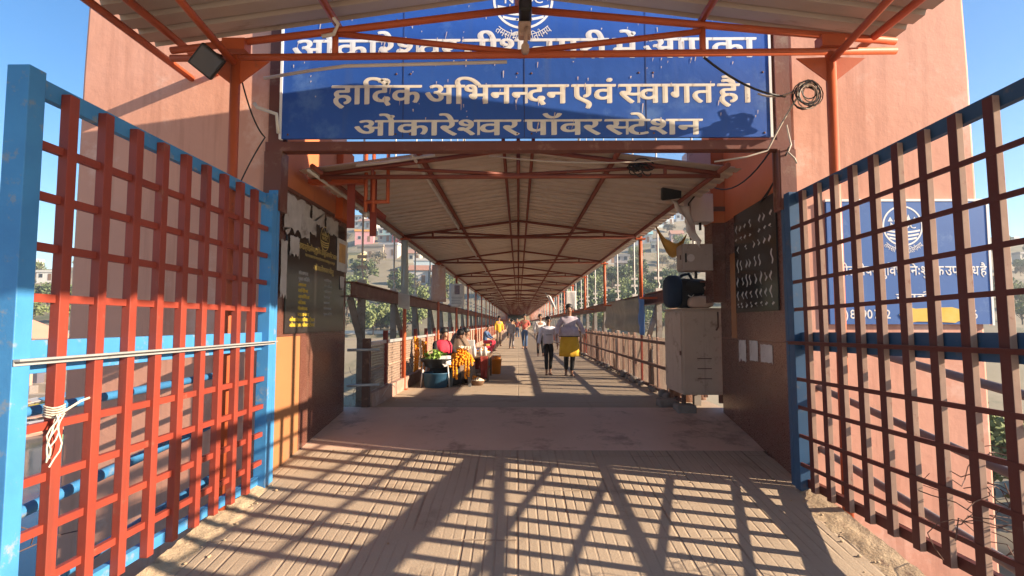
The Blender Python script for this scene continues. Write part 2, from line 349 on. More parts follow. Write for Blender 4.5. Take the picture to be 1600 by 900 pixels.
def floor_mat(name, groove):
    m = mat(name, (.415, .318, .227), (.35, .265, .187), .9, .85, dirt=(.25, .18, .125), dirt_amt=.42, dirt_scale=1.1, bump=0)
    n = m.node_tree.nodes; l = m.node_tree.links; b = n['Principled BSDF']
    tc = n.new('ShaderNodeTexCoord'); sp = n.new('ShaderNodeSeparateXYZ')
    wv = n.new('ShaderNodeTexNoise'); wv.inputs['Scale'].default_value = .8
    l.new(tc.outputs['Object'], wv.inputs[0]); l.new(tc.outputs['Object'], sp.inputs[0])
    def M_(op, a, c=None, v=None):
        x = n.new('ShaderNodeMath'); x.operation = op
        for i, q in enumerate((a, c)):
            if q is None: continue
            if isinstance(q, (int, float)): x.inputs[i].default_value = q
            else: l.new(q, x.inputs[i])
        return x.outputs[0]
    def lines(coord, pitch, width):
        f = M_('FRACT', M_('DIVIDE', coord, pitch)); d = M_('ABSOLUTE', M_('SUBTRACT', f, .5))
        r = n.new('ShaderNodeMapRange'); r.inputs[1].default_value = .5-width/pitch; r.inputs[2].default_value = .5-.25*width/pitch; l.new(d, r.inputs[0]); return r.outputs[0]
    xx = M_('ADD', sp.outputs[0], M_('MULTIPLY', wv.outputs[0], .02)); yy = M_('ADD', sp.outputs[1], M_('MULTIPLY', wv.outputs[0], .03))
    if groove:
        g = M_('MAXIMUM', M_('MULTIPLY', lines(xx, .082, .011), .42), M_('MULTIPLY', lines(xx, .41, .014), 1.0))
        cross = M_('MULTIPLY', lines(M_('ADD', yy, M_('MULTIPLY', M_('FLOOR', M_('DIVIDE', xx, .82)), .83)), 1.7, .016), .7)
        g = M_('MAXIMUM', g, cross)
    else:
        g = M_('MAXIMUM', M_('MULTIPLY', lines(yy, 2.15, .02), .8), M_('MULTIPLY', lines(xx, 1.1, .016), .35))
    wear = n.new('ShaderNodeMapRange'); wear.inputs[1].default_value = .35; wear.inputs[2].default_value = .6
    t2 = n.new('ShaderNodeTexNoise'); t2.inputs['Scale'].default_value = 1.7; t2.inputs['Detail'].default_value = 6; l.new(tc.outputs['Object'], t2.inputs[0]); l.new(t2.outputs[0], wear.inputs[0])
    g = M_('MULTIPLY', g, wear.outputs[0])
    old = b.inputs['Base Color'].links[0].from_socket
    x = n.new('ShaderNodeMix'); x.data_type = 'RGBA'; l.new(M_('MULTIPLY', g, .8), x.inputs[0]); l.new(old, x.inputs[6]); x.inputs[7].default_value = (.20, .13, .085, 1)
    sp2 = n.new('ShaderNodeTexNoise'); sp2.inputs['Scale'].default_value = 55; sp2.inputs['Detail'].default_value = 4; l.new(tc.outputs['Object'], sp2.inputs[0])
    mr = n.new('ShaderNodeMapRange'); mr.inputs[1].default_value = .62; mr.inputs[2].default_value = .72; mr.inputs[4].default_value = .5; l.new(sp2.outputs[0], mr.inputs[0])
    x2 = n.new('ShaderNodeMix'); x2.data_type = 'RGBA'; l.new(mr.outputs[0], x2.inputs[0]); l.new(x.outputs[2], x2.inputs[6]); x2.inputs[7].default_value = (.48, .385, .28, 1)
    l.new(x2.outputs[2], b.inputs['Base Color'])
    bp = n.new('ShaderNodeBump'); bp.inputs['Distance'].default_value = .012; bp.inputs['Strength'].default_value = .9
    hh = M_('SUBTRACT', M_('MULTIPLY', sp2.outputs[0], .25), g); l.new(hh, bp.inputs['Height']); l.new(bp.outputs[0], b.inputs['Normal'])
    return m
M['ramp'] = floor_mat('dusty grooved concrete', True); M['deck'] = floor_mat('dusty deck concrete', False)
r_ = MB()
YS = [-8, 1]+[1+.16*i for i in range(1, 33)]
def redge(y): return 2.70+.05*mnoise.noise(Vector((y*1.7, 0, 0)))+.03*mnoise.noise(Vector((y*7, 2, 0)))
def ledge(y): return -2.53+.04*mnoise.noise(Vector((y*1.9, 5, 0)))
k = 0
for y in YS:
    z = ramp_z(y); r_.v += [(ledge(y), y, z), (redge(y), y, z), (redge(y), y, z-.24), (ledge(y), y, z-.24)]
for i in range(len(YS)-1):
    for j in range(4): r_.f.append([4*i+j, 4*i+(j+1) % 4, 4*i+4+(j+1) % 4, 4*i+4+j]); r_.sm.append(False)
tag(r_.build('ramp_path', 'ramp'), kind='structure')
g_ = MB(); ya = YS[-1]; za = ramp_z(ya)
for (y, z) in ((ya, za-.003), (6.5, ramp_z(6.5)+.005), (7.84, ramp_z(7.84)), (7.9, ramp_z(7.84)-.03), (7.91, .265), (9.2, .265), (9.21, .265), (178, .265)):
    hw = (-2.7, 3.1) if y < 7.88 else ((-2.28, 3.0) if y < 9.205 else (-2.28, 2.62))
    g_.v += [(hw[0], y, z), (hw[1], y, z), (hw[1], y, z-.3), (hw[0], y, z-.3)]
for i in range(7):
    for j in range(4): g_.f.append([4*i+j, 4*i+(j+1) % 4, 4*i+4+(j+1) % 4, 4*i+4+j]); g_.sm.append(False)
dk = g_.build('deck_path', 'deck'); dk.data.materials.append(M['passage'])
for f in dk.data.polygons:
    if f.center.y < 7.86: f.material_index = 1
tag(dk, kind='structure')
fc = MB()  # unseen pale ground behind the camera, added to bounce sunlight into the passage
for (x0, x1) in ((-16, -2.62), (2.82, 16)): fc.add([(x0, -26, -.60), (x1, -26, -.60), (x1, .6, -.56), (x0, .6, -.56)], [(0, 1, 2, 3)])
fc.add([(-2.61, -26, -.60), (2.81, -26, -.60), (2.81, -8.01, -.56), (-2.61, -8.01, -.56)], [(0, 1, 2, 3)])
M['bounce_forecourt'] = mat('pale dusty forecourt', (.58, .46, .34), (.5, .39, .28), .6, .9)
tag(fc.build('bounce_ground', 'bounce_forecourt', solid=.2), kind='structure')
u_ = MB()
for x in (-1.8, 0, 1.9): u_.bar((x, -8, -1.05), (x, 1, -1.05), .3, .5); u_.bar((x, 1, -1.02), (x, 5.3, -.52), .3, .5)
tag(u_.build('ramp_underside', 'stone'), kind='structure')
# drifted dust along both edges of the ramp
def drift(seed, x0, x1, y0, y1, hmax):
    def fn(u, v):
        y = y0+(y1-y0)*u; x = x0+(x1-x0)*v
        n1 = mnoise.noise(Vector((x*5+seed, y*2.3, 0)))*.5+mnoise.noise(Vector((x*17, y*13, seed)))*.3
        side = (1-v) if x0 < 0 else v
        return (x, y, ramp_z(y)-.012+hmax*max(-.4, side*1.1-.28+n1*.8)*sstep(0, .08, u)*sstep(1, .93, u))
    return fn
M['dust'] = mat('drifted dust', (.52, .39, .25), (.42, .30, .19), 7, .95, bump=.7, bump_scale=35, dirt=(.24, .15, .1), dirt_amt=.4, dirt_scale=10)
tag(MB().grid(drift(3, -2.52, -2.2, 2.0, 5.38, .07), 90, 10).build('dust_drift', 'dust'), kind='stuff')
tag(MB().grid(drift(9, 2.28, 2.69, 2.4, 5.3, .055), 90, 12).build('dust_drift', 'dust'), kind='stuff')
p_ = MB()
for i in range(70):
    y = random.uniform(2.6, 5.4); x = random.choice((random.uniform(-2.45, -2.2), random.uniform(2.3, 2.66))); s = random.uniform(.005, .016)
    p_.ball((x, y, ramp_z(y)+s*.5), s*1.2, s, s*.7, 6, 4)
tag(p_.build('gravel', 'dust'), kind='stuff')

# ------------------------------------------------------------------ bridge towers
def tower(label, ol, xi0, xi1, xo, y0, y1):
    t = root_at('bridge_tower', label, 'bridge tower', ((xi0+xo)/2, (y0+y1)/2, -14))
    b = MB(); s = 1 if xo > 0 else -1
    lv = [(-14, .35), (-.6, .02), (4, 0), (13.5, -.18)]
    for z, g in lv: b.v += [(xi0-s*g*.2, y0-g*.4, z), (xo+s*g, y0-g*.4, z), (xo+s*g, y1, z), (xi1-s*g*.2, y1, z)]
    for i in range(3):
        for j in range(4): b.f.append([4*i+j, 4*i+(j+1) % 4, 4*i+4+(j+1) % 4, 4*i+4+j]); b.sm.append(False)
    b.f.append([12, 13, 14, 15]); b.sm.append(False)
    part(b, 'shaft', 'salmon', t, bevel=.03)
    return t
tl = tower('salmon bridge tower seen behind the gate tied with white rope, with dark memorial plaque', 0, -2.46, -2.46, -4.38, 5.27, 7.66)
tr = tower('salmon bridge tower carrying the blue notice board and the grey junction boxes', 0, 2.68, 2.83, 4.45, 5.27, 7.62)
# cladding of the passage faces
c = MB(); c.box((-2.458, 5.42, -.2), (-2.44, 6.08, 1.36)); part(c, 'painted_dado', 'tan_paint', tl)
c = MB(); c.box((-2.458, 6.083, -.2), (-2.436, 7.64, 1.36)); c.box((-2.458, 5.42, 1.363), (-2.438, 7.64, 2.90)); part(c, 'granite_cladding', 'granite', tl)
c = MB(); c.box((-2.458, 5.43, 2.903), (-2.43, 7.1, 2.94)); part(c, 'cladding_ledge', 'brown_steel', tl)
c = MB(); c.box((-2.47, 7.2, 2.905), (-2.36, 7.675, 3.9)); part(c, 'pilaster', mat('bright orange plaster', (.60, .13, .03), None, 2, .8), tl, bevel=.01)
c = MB(); c.box((-2.465, 5.30, 2.95), (-2.452, 7.19, 3.9)); part(c, 'upper_wall', 'orange_wall', tl)
def wx(y): return 2.68+(y-5.4)/(7.62-5.4)*.15
def wq(mb, y0, y1, z0, z1, off, th=.012):
    return mb.add([(wx(y0)-off, y0, z0), (wx(y1)-off, y1, z0), (wx(y1)-off, y1, z1), (wx(y0)-off, y0, z1),
                   (wx(y0)-off+th, y0, z0), (wx(y1)-off+th, y1, z0), (wx(y1)-off+th, y1, z1), (wx(y0)-off+th, y0, z1)],
                  [(0, 1, 2, 3), (7, 6, 5, 4), (0, 4, 5, 1), (1, 5, 6, 2), (2, 6, 7, 3), (3, 7, 4, 0)])
c = wq(MB(), 5.42, 7.6, -.2, 1.30, .014); wq(c, 5.42, 7.6, 1.303, 2.86, .012); part(c, 'granite_cladding', 'granite', tr)
c = wq(MB(), 5.41, 7.61, 2.863, 3.95, .006); part(c, 'upper_wall', 'orange_wall', tr)
part(MB().box((2.63, 7.36, 1.78), (2.93, 7.655, 2.86)), 'pier', 'granite', tr); part(MB().box((2.62, 7.355, 2.863), (2.935, 7.66, 4.2)), 'pier', 'orange_wall', tr)
c = wq(MB(), 6.95, 7.15, 1.31, 2.4, .0165); part(c, 'painted_strip', 'tan_paint', tr)
# memorial plaque on the left tower
q = root_at('memorial_plaque', 'black granite memorial plaque with round emblem and gold writing, half covered by torn bills', 'plaque', (-2.43, 6.7, 1.4))
b_ = MB(); b_.box((-2.437, 5.62, 1.39), (-2.418, 7.5, 2.82)); part(b_, 'slab', 'black_granite', q, bevel=.004)
base = tuple(q.location)
def onleft(y0, y1, z0, zh, x=-2.4165):
    return lambda u, v, j: (x+.0006*j, y0+u*(y1-y0), z0+v/.62*zh)
lettering(q, base, 'gold_writing', 'नर्मदा हाइड्रोइलेक्ट्रिक डेव्हलपमेंट कारपोरेशन', 'gold', onleft(5.68, 7.42, 2.335, .055))
lettering(q, base, 'gold_writing', 'भारत सरकार एवं मध्यप्रदेश शासन का संयुक्त उपक्रम', 'gold', onleft(6.1, 7.1, 2.26, .03), 2)
lettering(q, base, 'gold_writing', 'ओंकारेश~वर सेतु', 'gold', onleft(6.35, 7.05, 2.13, .055))
words = ['संरक~षक', 'मुख~य अितिथ', 'अध~यक~ष', 'विशेष', 'अभियंता', 'निदेशक', 'प^रबंधक', 'कार~य']
for i, wd in enumerate(words):
    lettering(q, base, 'yellow_writing', wd, 'yellow_paint' if i > 1 else 'grey_letter', onleft(5.93, 6.2+.06*math.sin(i*2.1), 2.04-.066*i, .034))
    if i < 7: lettering(q, base, 'grey_writing', words[(i+3) % 8], 'grey_letter', onleft(6.72, 6.98+.05*math.sin(i*1.3), 2.02-.07*i, .026), 1)
for i in range(2): lettering(q, base, 'yellow_writing', 'ओंकारेश~वर पॉवर स~टेशन', 'yellow_paint', onleft(5.72, 6.42, 1.52-.06*i, .034))
e_ = MB()
def ring(mb, pt, r0, r1, a0=0, a1=360, n=40):
    k = len(mb.v)
    for i in range(n+1):
        a = R(a0+(a1-a0)*i/n); mb.v += [tuple(pt(r0*math.cos(a), r0*math.sin(a))), tuple(pt(r1*math.cos(a), r1*math.sin(a)))]
    for i in range(n): mb.f.append([k+2*i, k+2*i+1, k+2*i+3, k+2*i+2]); mb.sm.append(False)
    return mb
def emblem(root, base, pt, s, m):
    """round emblem: ring, peaks, the four letters and three water lines; pt maps (a, b) on the board to the world, s = radius"""
    e = MB(); ring(e, pt, s*.92, s)
    for i in range(5):
        a = (-.6+.3*i)*s; h = (.70-.25*abs(i-2)*.5)*s; k = len(e.v)
        e.v += [tuple(pt(a-.13*s, .22*s)), tuple(pt(a+.13*s, .22*s)), tuple(pt(a, h))]; e.f.append([k, k+1, k+2]); e.sm.append(False)
    for i, bb in enumerate((-.22, -.40, -.58)):
        hw = math.sqrt(max(.01, .84-bb*bb))*s*.95; n = 16; k = len(e.v)
        for j in range(n+1):
            a = -hw+2*hw*j/n; c = (bb-.10*(1-(a/hw)**2))*s; e.v += [tuple(pt(a, c-.045*s)), tuple(pt(a, c+.045*s))]
        for j in range(n): e.f.append([k+2*j, k+2*j+2, k+2*j+3, k+2*j+1]); e.sm.append(False)
    e.build('emblem', m, root, shift=base)
    V, F, wd = run('NHDC'); t = MB()
    for j in range(3): t.add([pt((p[0]+.02*j)/wd*1.3*s-.65*s, -.12*s+p[1]*.42*s, .0005*j) for p in V], F)
    t.build('emblem_letters', m, root, shift=base)
def motto(root, base, pt, s, m, span=62):
    V, F, wd = run('तमसो मा ज~योितग^मय'); t = MB()
    for j in range(2):
        vs = []
        for p in V:
            a = R(-90-span/2*1.0+span*(p[0]+.02*j)/wd); rr = s*(1.42-p[1]*.36); vs.append(pt(rr*math.cos(a), rr*math.sin(a), .0005*j))
        t.add(vs, F)
    t.build('motto_writing', m, root, shift=base)
emblem(q, base, lambda a, b, d=0: (-2.4165+d, 6.72+a, 2.55+b), .155, 'gold')
def bill(name, label, y0, y1, z0, z1, m, x=-2.412, jag=.03, seed=0, side=1, extra=None):
    rnd = random.Random(seed); o = root_at(name, label, 'paper notice', (x, (y0+y1)/2, z0))
    pts = []; n = 16
    def rag(i, q): return jag*max(0, .45+.9*mnoise.noise(Vector((i*.33+seed*3.1, q, seed)))+.35*(rnd.random()-.5))
    for i in range(n): pts.append((y0+(y1-y0)*i/(n-1), z1-rag(i, 0)*.35))
    for i in range(1, n): pts.append((y1-rag(i, 5)*.3, z1-(z1-z0)*i/(n-1)))
    for i in range(1, n): pts.append((y1-(y1-y0)*i/(n-1), z0+rag(i, 9)))
    for i in range(1, n-1): pts.append((y0+rag(i, 13)*.35, z0+(z1-z0)*i/(n-1)))
    b = MB().prism([((x if side > 0 else wx(y)-.018), y, z) for y, z in pts], (.003*side, 0, 0)); part(b, 'sheet', m, o)
    return o
bill('torn_notice', 'large torn grey-white bill at the upper corner of the memorial plaque', 5.5, 6.22, 2.42, 2.88, 'paper_torn', seed=1, jag=.12)
bill('torn_notice', 'pinkish torn bill beside the largest one along the top of the memorial plaque', 6.26, 6.68, 2.64, 2.89, 'paper_torn', seed=2, jag=.08)
bill('torn_notice', 'plain whitish bill hanging over the emblem of the memorial plaque', 6.72, 7.2, 2.6, 2.86, 'paper_torn', seed=3, jag=.10)
bill('torn_notice', 'tall narrow strip of torn white paper next to the blue gate post by the plaque', 5.46, 5.62, 1.75, 2.36, 'paper_torn', seed=4, jag=.06)
o = bill('picture_poster', 'small white poster with an orange sunset picture on the memorial plaque', 7.16, 7.6, 2.2, 2.64, 'paper', seed=5, jag=.008)
s_ = MB(); s_.box((-2.4095, 7.24, 2.32), (-2.406, 7.5, 2.58)); part(s_, 'picture', 'sunset_pic', o)
bill('torn_notice', 'small faded pink slip low on the far edge of the memorial plaque', 7.3, 7.48, 1.95, 2.14, 'paper_torn', seed=6)
bill('torn_notice', 'grey paper scrap glued over the edge of the largest torn bill on the plaque', 5.95, 6.4, 2.52, 2.72, 'paper_torn', seed=7, jag=.06, x=-2.408)
bill('torn_notice', 'ragged grey scrap below the largest torn bill on the memorial plaque', 5.66, 5.92, 2.2, 2.44, 'paper_torn', seed=8, jag=.07, x=-2.4085)
# names plaque on the right tower
q = root_at('names_plaque', 'glossy black plaque covered with rows of worn white signs, on the right passage wall', 'plaque', (2.70, 6.25, 1.62))
b_ = wq(MB(), 5.6, 6.9, 1.63, 2.86, .034, .018); part(b_, 'slab', 'black_granite', q)
base = tuple(q.location); rnd = random.Random(5)
for row, (z, h) in enumerate(((2.66, .11), (2.53, .06), (2.40, .09), (2.20, .17), (2.0, .15), (1.83, .13), (1.71, .07))):
    for i in range(8):
        mk = MB()
        if rnd.random() < .08: continue
        y = 6.80-.15*i+rnd.uniform(-.03, .03); ph = rnd.uniform(0, 6); hh = h*rnd.uniform(.55, 1); n = 9; kk = len(mk.v)
        for j in range(n+1):
            zz = z-hh/2+hh*j/n; yy = y+.022*math.sin(ph+j*.75); ww = .012*(.5+math.sin(math.pi*(j+.5)/(n+1)))
            mk.v += [(wx(yy)-.0355, yy-ww, zz), (wx(yy)-.0355, yy+ww, zz+.012)]
        for j in range(n): mk.f.append([kk+2*j, kk+2*j+1, kk+2*j+3, kk+2*j+2]); mk.sm.append(False)
        part(mk, 'white_sign', 'grey_letter', q)
bill('paper_notice', 'leftmost torn white sheet of three pasted below the black names plaque', 6.62, 6.88, 1.02, 1.30, 'paper', seed=11, jag=.05, side=-1)
bill('paper_notice', 'cleanest squared white sheet, middle of three pasted below the black names plaque', 6.24, 6.5, 1.06, 1.30, 'paper', seed=12, jag=.012, side=-1)
bill('paper_notice', 'wide white sheet above the yellow smear on the brown granite wall', 5.82, 6.16, 1.06, 1.27, 'paper', seed=13, jag=.03, side=-1)
lt = MB(); rnd = random.Random(31)
for i in range(46):
    x = rnd.uniform(-2.3, 2.5); y = rnd.uniform(2.4, 12); z = (ramp_z(y) if y < 7.84 else .265)+.004; a = rnd.uniform(0, 6.28); q = rnd.uniform(.012, .035); k = len(lt.v)
    lt.add([(x+q*math.cos(a+j*1.571)*(1 if j % 2 else .5), y+q*math.sin(a+j*1.571)*(1 if j % 2 else .5), z+.006*(j == 1)) for j in range(4)], [(0, 1, 2, 3)])
tag(lt.build('litter', mat('dry leaf litter', (.30, .18, .09), (.5, .42, .33), 3, .9)), kind='stuff')
M['sign_seam'] = mat('sign seam', (.012, .05, .22), (.05, .06, .12), 20, .6)
# ------------------------------------------------------------------ portal frame and welcome sign
pf = root_at('portal_frame', 'brown steel portal frame carrying the large blue welcome sign', 'portal frame', (0, 5.28, 0))
b = MB(); b.ibeam((-2.40, 5.30, 2.62), (-2.40, 5.30, 5.3), .14, .12); part(b, 'column', 'brown_steel', pf)
b = MB(); b.ibeam((2.60, 5.30, 2.62), (2.60, 5.30, 5.3), .14, .12); part(b, 'column', 'brown_steel', pf)
b = MB(); b.box((-2.50, 5.24, 3.195), (2.70, 5.36, 3.29)); part(b, 'beam', 'brown_red', pf, bevel=.006)
b = MB(); b.box((-2.50, 5.395, 2.60), (-2.33, 5.23, 3.19)); part(b, 'bracket', 'brown_steel', pf)
b = MB(); b.box((2.55, 5.395, 2.60), (2.70, 5.23, 3.19)); part(b, 'bracket', 'brown_steel', pf)
sg = root_at('welcome_sign', 'large blue Hindi welcome sign with cream lettering above the passage', 'sign', (0, 5.21, 3.3))
b = MB(); b.box((-2.325, 5.20, 3.305), (2.45, 5.23, 5.1)); part(b, 'board', 'sign_blue', sg)
for x in (-2.335, 2.46): part(MB().box((x-.012, 5.192, 3.300), (x+.012, 5.233, 5.11)), 'edge_trim', 'white_paint', sg)
for x in (-1.13, .06, 1.25): part(MB().box((x-.004, 5.1975, 3.31), (x+.004, 5.1995, 5.09)), 'panel_seam', 'sign_seam', sg)
for x in (-2.26, -1.2, -1.06, -.01, .13, 1.18, 1.32, 2.39):
    for z in (3.345, 3.95, 4.5): part(MB().ball((x, 5.199, z), .011, .005, .011, 8, 5), 'rivet', 'rust', sg)
bs = tuple(sg.location)
import_y = 5.1985
flat_text(sg, bs, 'first_line', 'ओंकारेश~वर तीथ^ नगरी में आपका', 'white_paint', -2.25, 2.31, 4.10, .195, import_y, 4, bx=.018)
flat_text(sg, bs, 'second_line', 'हािद^क अिभनन~दन एवं स~वागत है।', 'cream', -1.84, 2.28, 3.645, .185, import_y, 4, bx=.018)
flat_text(sg, bs, 'third_line', 'ओंकारेश~वर पॉवर स~टेशन', 'cream', -1.62, 1.77, 3.33, .15, import_y, 4, bx=.016)
emblem(sg, bs, lambda a, c, d=0: (.05+a, import_y-d, 4.70+c), .30, 'white_paint')
motto(sg, bs, lambda a, c, d=0: (.05+a, import_y-d, 4.70+c), .30, 'white_paint', 84)
b = MB(); rnd = random.Random(3)
for i in range(190):
    x = rnd.uniform(-2.28, 2.4); z = rnd.uniform(3.4, 4.9); h = rnd.choice((.015, .02, .03, .05, .09))*rnd.uniform(.6, 1.2); w_ = rnd.uniform(.003, .007); t = rnd.uniform(-.25, .05)*h
    b.add([(x-w_, 5.1955, z), (x+w_, 5.1955, z), (x+w_*.5+t, 5.1955, z-h), (x-w_*.3+t, 5.1955, z-h)], [(0, 1, 2, 3)])
part(b, 'droppings', 'dropping', sg)

# ------------------------------------------------------------------ entrance canopy
ca = root_at('entrance_canopy', 'gabled metal canopy on orange pipe trusses in front of the welcome sign', 'canopy', (0, 2.5, -.2))
def corrugated(x0, z0, x1, z1, y0, y1, pitch, depth, nx=3):
    mb = MB(); ys = []; y = y0
    prof = ((0, 0), (.62, 0), (.70, 1), (.92, 1))
    while y < y1:
        for a, d in prof:
            if y+a*pitch <= y1+1e-6: ys.append((y+a*pitch, d*depth))
        y += pitch
    n = nx+1
    for (yy, d) in ys:
        for i in range(n):
            u = i/nx; mb.v.append((x0+(x1-x0)*u, yy, z0+(z1-z0)*u+d))
    for j in range(len(ys)-1):
        for i in range(nx): mb.f.append([j*n+i, j*n+i+1, (j+1)*n+i+1, (j+1)*n+i]); mb.sm.append(False)
    return mb
part(corrugated(-3.34, 4.04, -.001, 4.50, .2, 4.86, .22, .035), 'roof_sheet', 'sheet', ca, solid=.003)
part(corrugated(3.36, 4.04, .001, 4.50, .2, 4.86, .22, .035), 'roof_sheet', 'sheet', ca, solid=.003)
def canopy_truss(y):
    t = MB(); r = .032
    t.tube([(-3.08, y, 3.845), (3.30, y, 3.875)], r)
    t.tube([(-3.08, y, 3.915), (0, y, 4.275)], r); t.tube([(0, y, 4.275), (3.30, y, 3.96)], r)
    for s in (-1, 1):
        t.tube([(s*1.62, y, 3.86), (s*1.62, y, 4.09)], r*.9); t.tube([(s*1.6, y, 4.06), (0, y, 3.88)], r*.85)
    return t
for y in (4.65, .7): part(canopy_truss(y), 'truss', 'orange_steel', ca)
for x, z in ((-3.27, 3.945), (-3.02, 3.995), (-1.62, 4.17), (0, 4.395), (1.62, 4.17), (3.1, 3.99)):
    part(MB().tube([(x, .25, z), (x, 5.262 if x < -3 else 4.83, z)], .033), 'purlin', 'orange_steel', ca)
for x in (-2.50, 2.73):
    for y in (4.65, .7):
        part(MB().tube([(x, y, ramp_z(y)-.5), (x, y, 3.86)], .042, 12), 'post', 'orange_steel', ca)
        g = MB(); 
        for s in (-1, 1): g.prism([(x+s*.03, y-.006, 3.82), (x+s*.30, y-.006, 3.81), (x+s*.03, y-.006, 3.60)], (0, .012, 0))
        g.box((x-.10, y-.06, 3.90), (x+.10, y+.06, 4.0))
        part(g, 'gusset', 'orange_steel', ca)
for s, x in ((-1, -2.5), (1, 2.73)):
    part(MB().tube([(x, 4.65, 3.78), (x-s*.62*0+s*.05, 3.0, 4.05)], .03), 'brace', 'orange_steel', ca)
# lamp, camera, wires on the canopy
fl = root_at('floodlight', 'square black floodlight hanging turned on its corner from the canopy truss', 'floodlight', (-2.60, 4.5, 3.62))
rot = Matrix.Translation((-2.62, 4.42, 3.70)) @ Matrix.Rotation(R(28), 4, 'X') @ Matrix.Rotation(R(12), 4, 'Z') @ Matrix.Rotation(R(45), 4, 'Y')
def xform(mb, mt): mb.v = [tuple(mt @ Vector(v)) for v in mb.v]; return mb
part(xform(MB().box((-.105, -.03, -.105), (.105, .03, .105)), rot), 'housing', 'black', fl, bevel=.008)
part(xform(MB().box((-.09, -.034, -.09), (.09, -.0305, .09)), rot), 'glass', 'lens', fl)
part(MB().tube([(-2.62, 4.46, 3.76), (-2.62, 4.55, 3.83), (-2.62, 4.62, 3.85)], .014), 'bracket', 'black', fl)
cc = root_at('security_camera', 'bullet security camera with beige mount at the middle of the canopy truss', 'security camera', (.06, 4.55, 3.85))
part(MB().box((.005, 4.36, 4.095), (.115, 4.62, 4.21)), 'camera_body', 'black', cc, bevel=.022)
part(MB().tube([(.06, 4.375, 4.15), (.06, 4.352, 4.15)], .036, 14), 'lens', 'lens', cc)
part(MB().box((.0, 4.50, 3.955), (.11, 4.60, 4.09)), 'mount_box', 'beige_cloth', cc, bevel=.018)
part(MB().tube([(.075, 4.49, 4.02), (.065, 4.47, 3.93), (.06, 4.5, 3.86)], .018), 'arm', 'beige_cloth', cc)
part(MB().tube([(.06, 4.55, 3.84), (.06, 4.47, 3.84)], .035, 12), 'ball_joint', 'beige_cloth', cc)
def wire(name, label, pts, r, m, cat='cable', n=6):
    o = MB().tube(pts, r, n).build(name, m, None, shift=tuple(pts[0])); return tag(o, label, cat)
wire('conduit_pipe', 'white conduit bent down the roof edge to the left web of the canopy truss', [(-1.74, 4.0, 4.30), (-1.66, 4.45, 4.21), (-1.58, 4.6, 4.12), (-1.62, 4.6, 4.03), (-1.72, 4.6, 4.01)], .018, 'plastic_white', 'pipe', 8)
wire('conduit_pipe', 'long white conduit rising from the left sign edge to under the truss tie', [(-2.45, 5.08, 3.86), (-1.95, 4.95, 3.87), (-1.55, 4.72, 3.80), (-.1, 4.71, 3.825)], .016, 'plastic_white', 'pipe', 8)
wire('conduit_pipe', 'short white conduit elbow on the wall at the lower left of the sign', [(-2.55, 5.1, 3.62), (-2.52, 5.1, 3.58), (-2.34, 5.12, 3.52), (-2.33, 5.15, 3.34)], .018, 'plastic_white', 'pipe', 8)
wire('cable', 'thin black cable dangling from the canopy post to the left of the sign', sag((-2.5, 4.7, 3.78), (-2.46, 5.15, 3.3), .1)+sag((-2.46, 5.15, 3.3), (-2.75, 5.2, 2.78), -.03)[1:], .007, 'cable')
wire('cable', 'black cable sagging from the canopy truss across the sign to the wire coil', sag((1.64, 4.68, 3.84), (2.55, 5.1, 3.66), .07), .011, 'cable')
wire('cable', 'pale cable sagging from the sign edge to the wire coil', sag((2.30, 5.12, 3.70), (2.66, 5.06, 3.72), .05), .010, 'pale_cable')
wire('cable', 'pale cable running from the wire coil down to the end of the portal beam', sag((2.66, 5.05, 3.66), (2.40, 5.17, 3.16), -.02)+[(2.2, 5.18, 3.10), (1.9, 5.2, 3.06)], .009, 'pale_cable')
wire('cable', 'twisted pale cable end dangling beside the portal beam', [(2.58, 5.15, 3.4), (2.60, 5.12, 3.2), (2.56, 5.1, 3.12), (2.62, 5.1, 3.06), (2.64, 5.1, 3.01)], .009, 'pale_cable')
wire('cable', 'first black cable hanging down over the black names plaque', sag((2.60, 5.2, 3.15), (2.68, 6.0, 2.84), .05), .008, 'cable')
wire('cable', 'second black cable hanging down past the edge of the names plaque', sag((2.62, 5.2, 3.2), (2.68, 5.85, 2.86), .02), .008, 'cable')
wire('cable', 'slack black cable strung on the orange wall to the upper junction box', sag((2.55, 5.4, 3.25), (2.62, 7.3, 3.35), .18), .009, 'cable')
wire('cable', 'long thin cable slung under the portal beam in front of the bridge roof', sag((-.3, 5.5, 3.22), (1.55, 5.6, 3.2), .05), .008, 'pale_cable')
wire('conduit_pipe', 'white pipe slanting under the portal beam on the left of the bridge roof', [(-1.75, 5.75, 3.2), (-1.45, 5.75, 3.23), (-.9, 5.75, 3.31)], .018, 'plastic_white', 'pipe', 8)
co = root_at('wire_coil', 'tangled coil of spare wire hanging beside the right end of the sign', 'wire coil', (2.73, 5.05, 3.72))
rnd = random.Random(8)
for i in range(13):
    c0 = Vector((2.73+rnd.uniform(-.03, .03), 5.02+rnd.uniform(-.04, .04), 3.66+rnd.uniform(-.03, .03))); rr = rnd.uniform(.07, .13); tl_ = rnd.uniform(-.6, .6)
    part(MB().tube([c0+Vector((rr*math.cos(a), rr*math.sin(a)*math.sin(tl_)*.6, rr*1.1*math.sin(a)*math.cos(tl_))) for a in [R(24*j) for j in range(16)]], .006, 5), 'loop', rnd.choice(('cable', 'cable', 'rust', 'pale_cable')), co)
wb = root_at('cable_bundle', 'dark knot of tangled cables at the right end of the nearest bridge roof truss', 'cable bundle', (1.3, 5.85, 3.1))
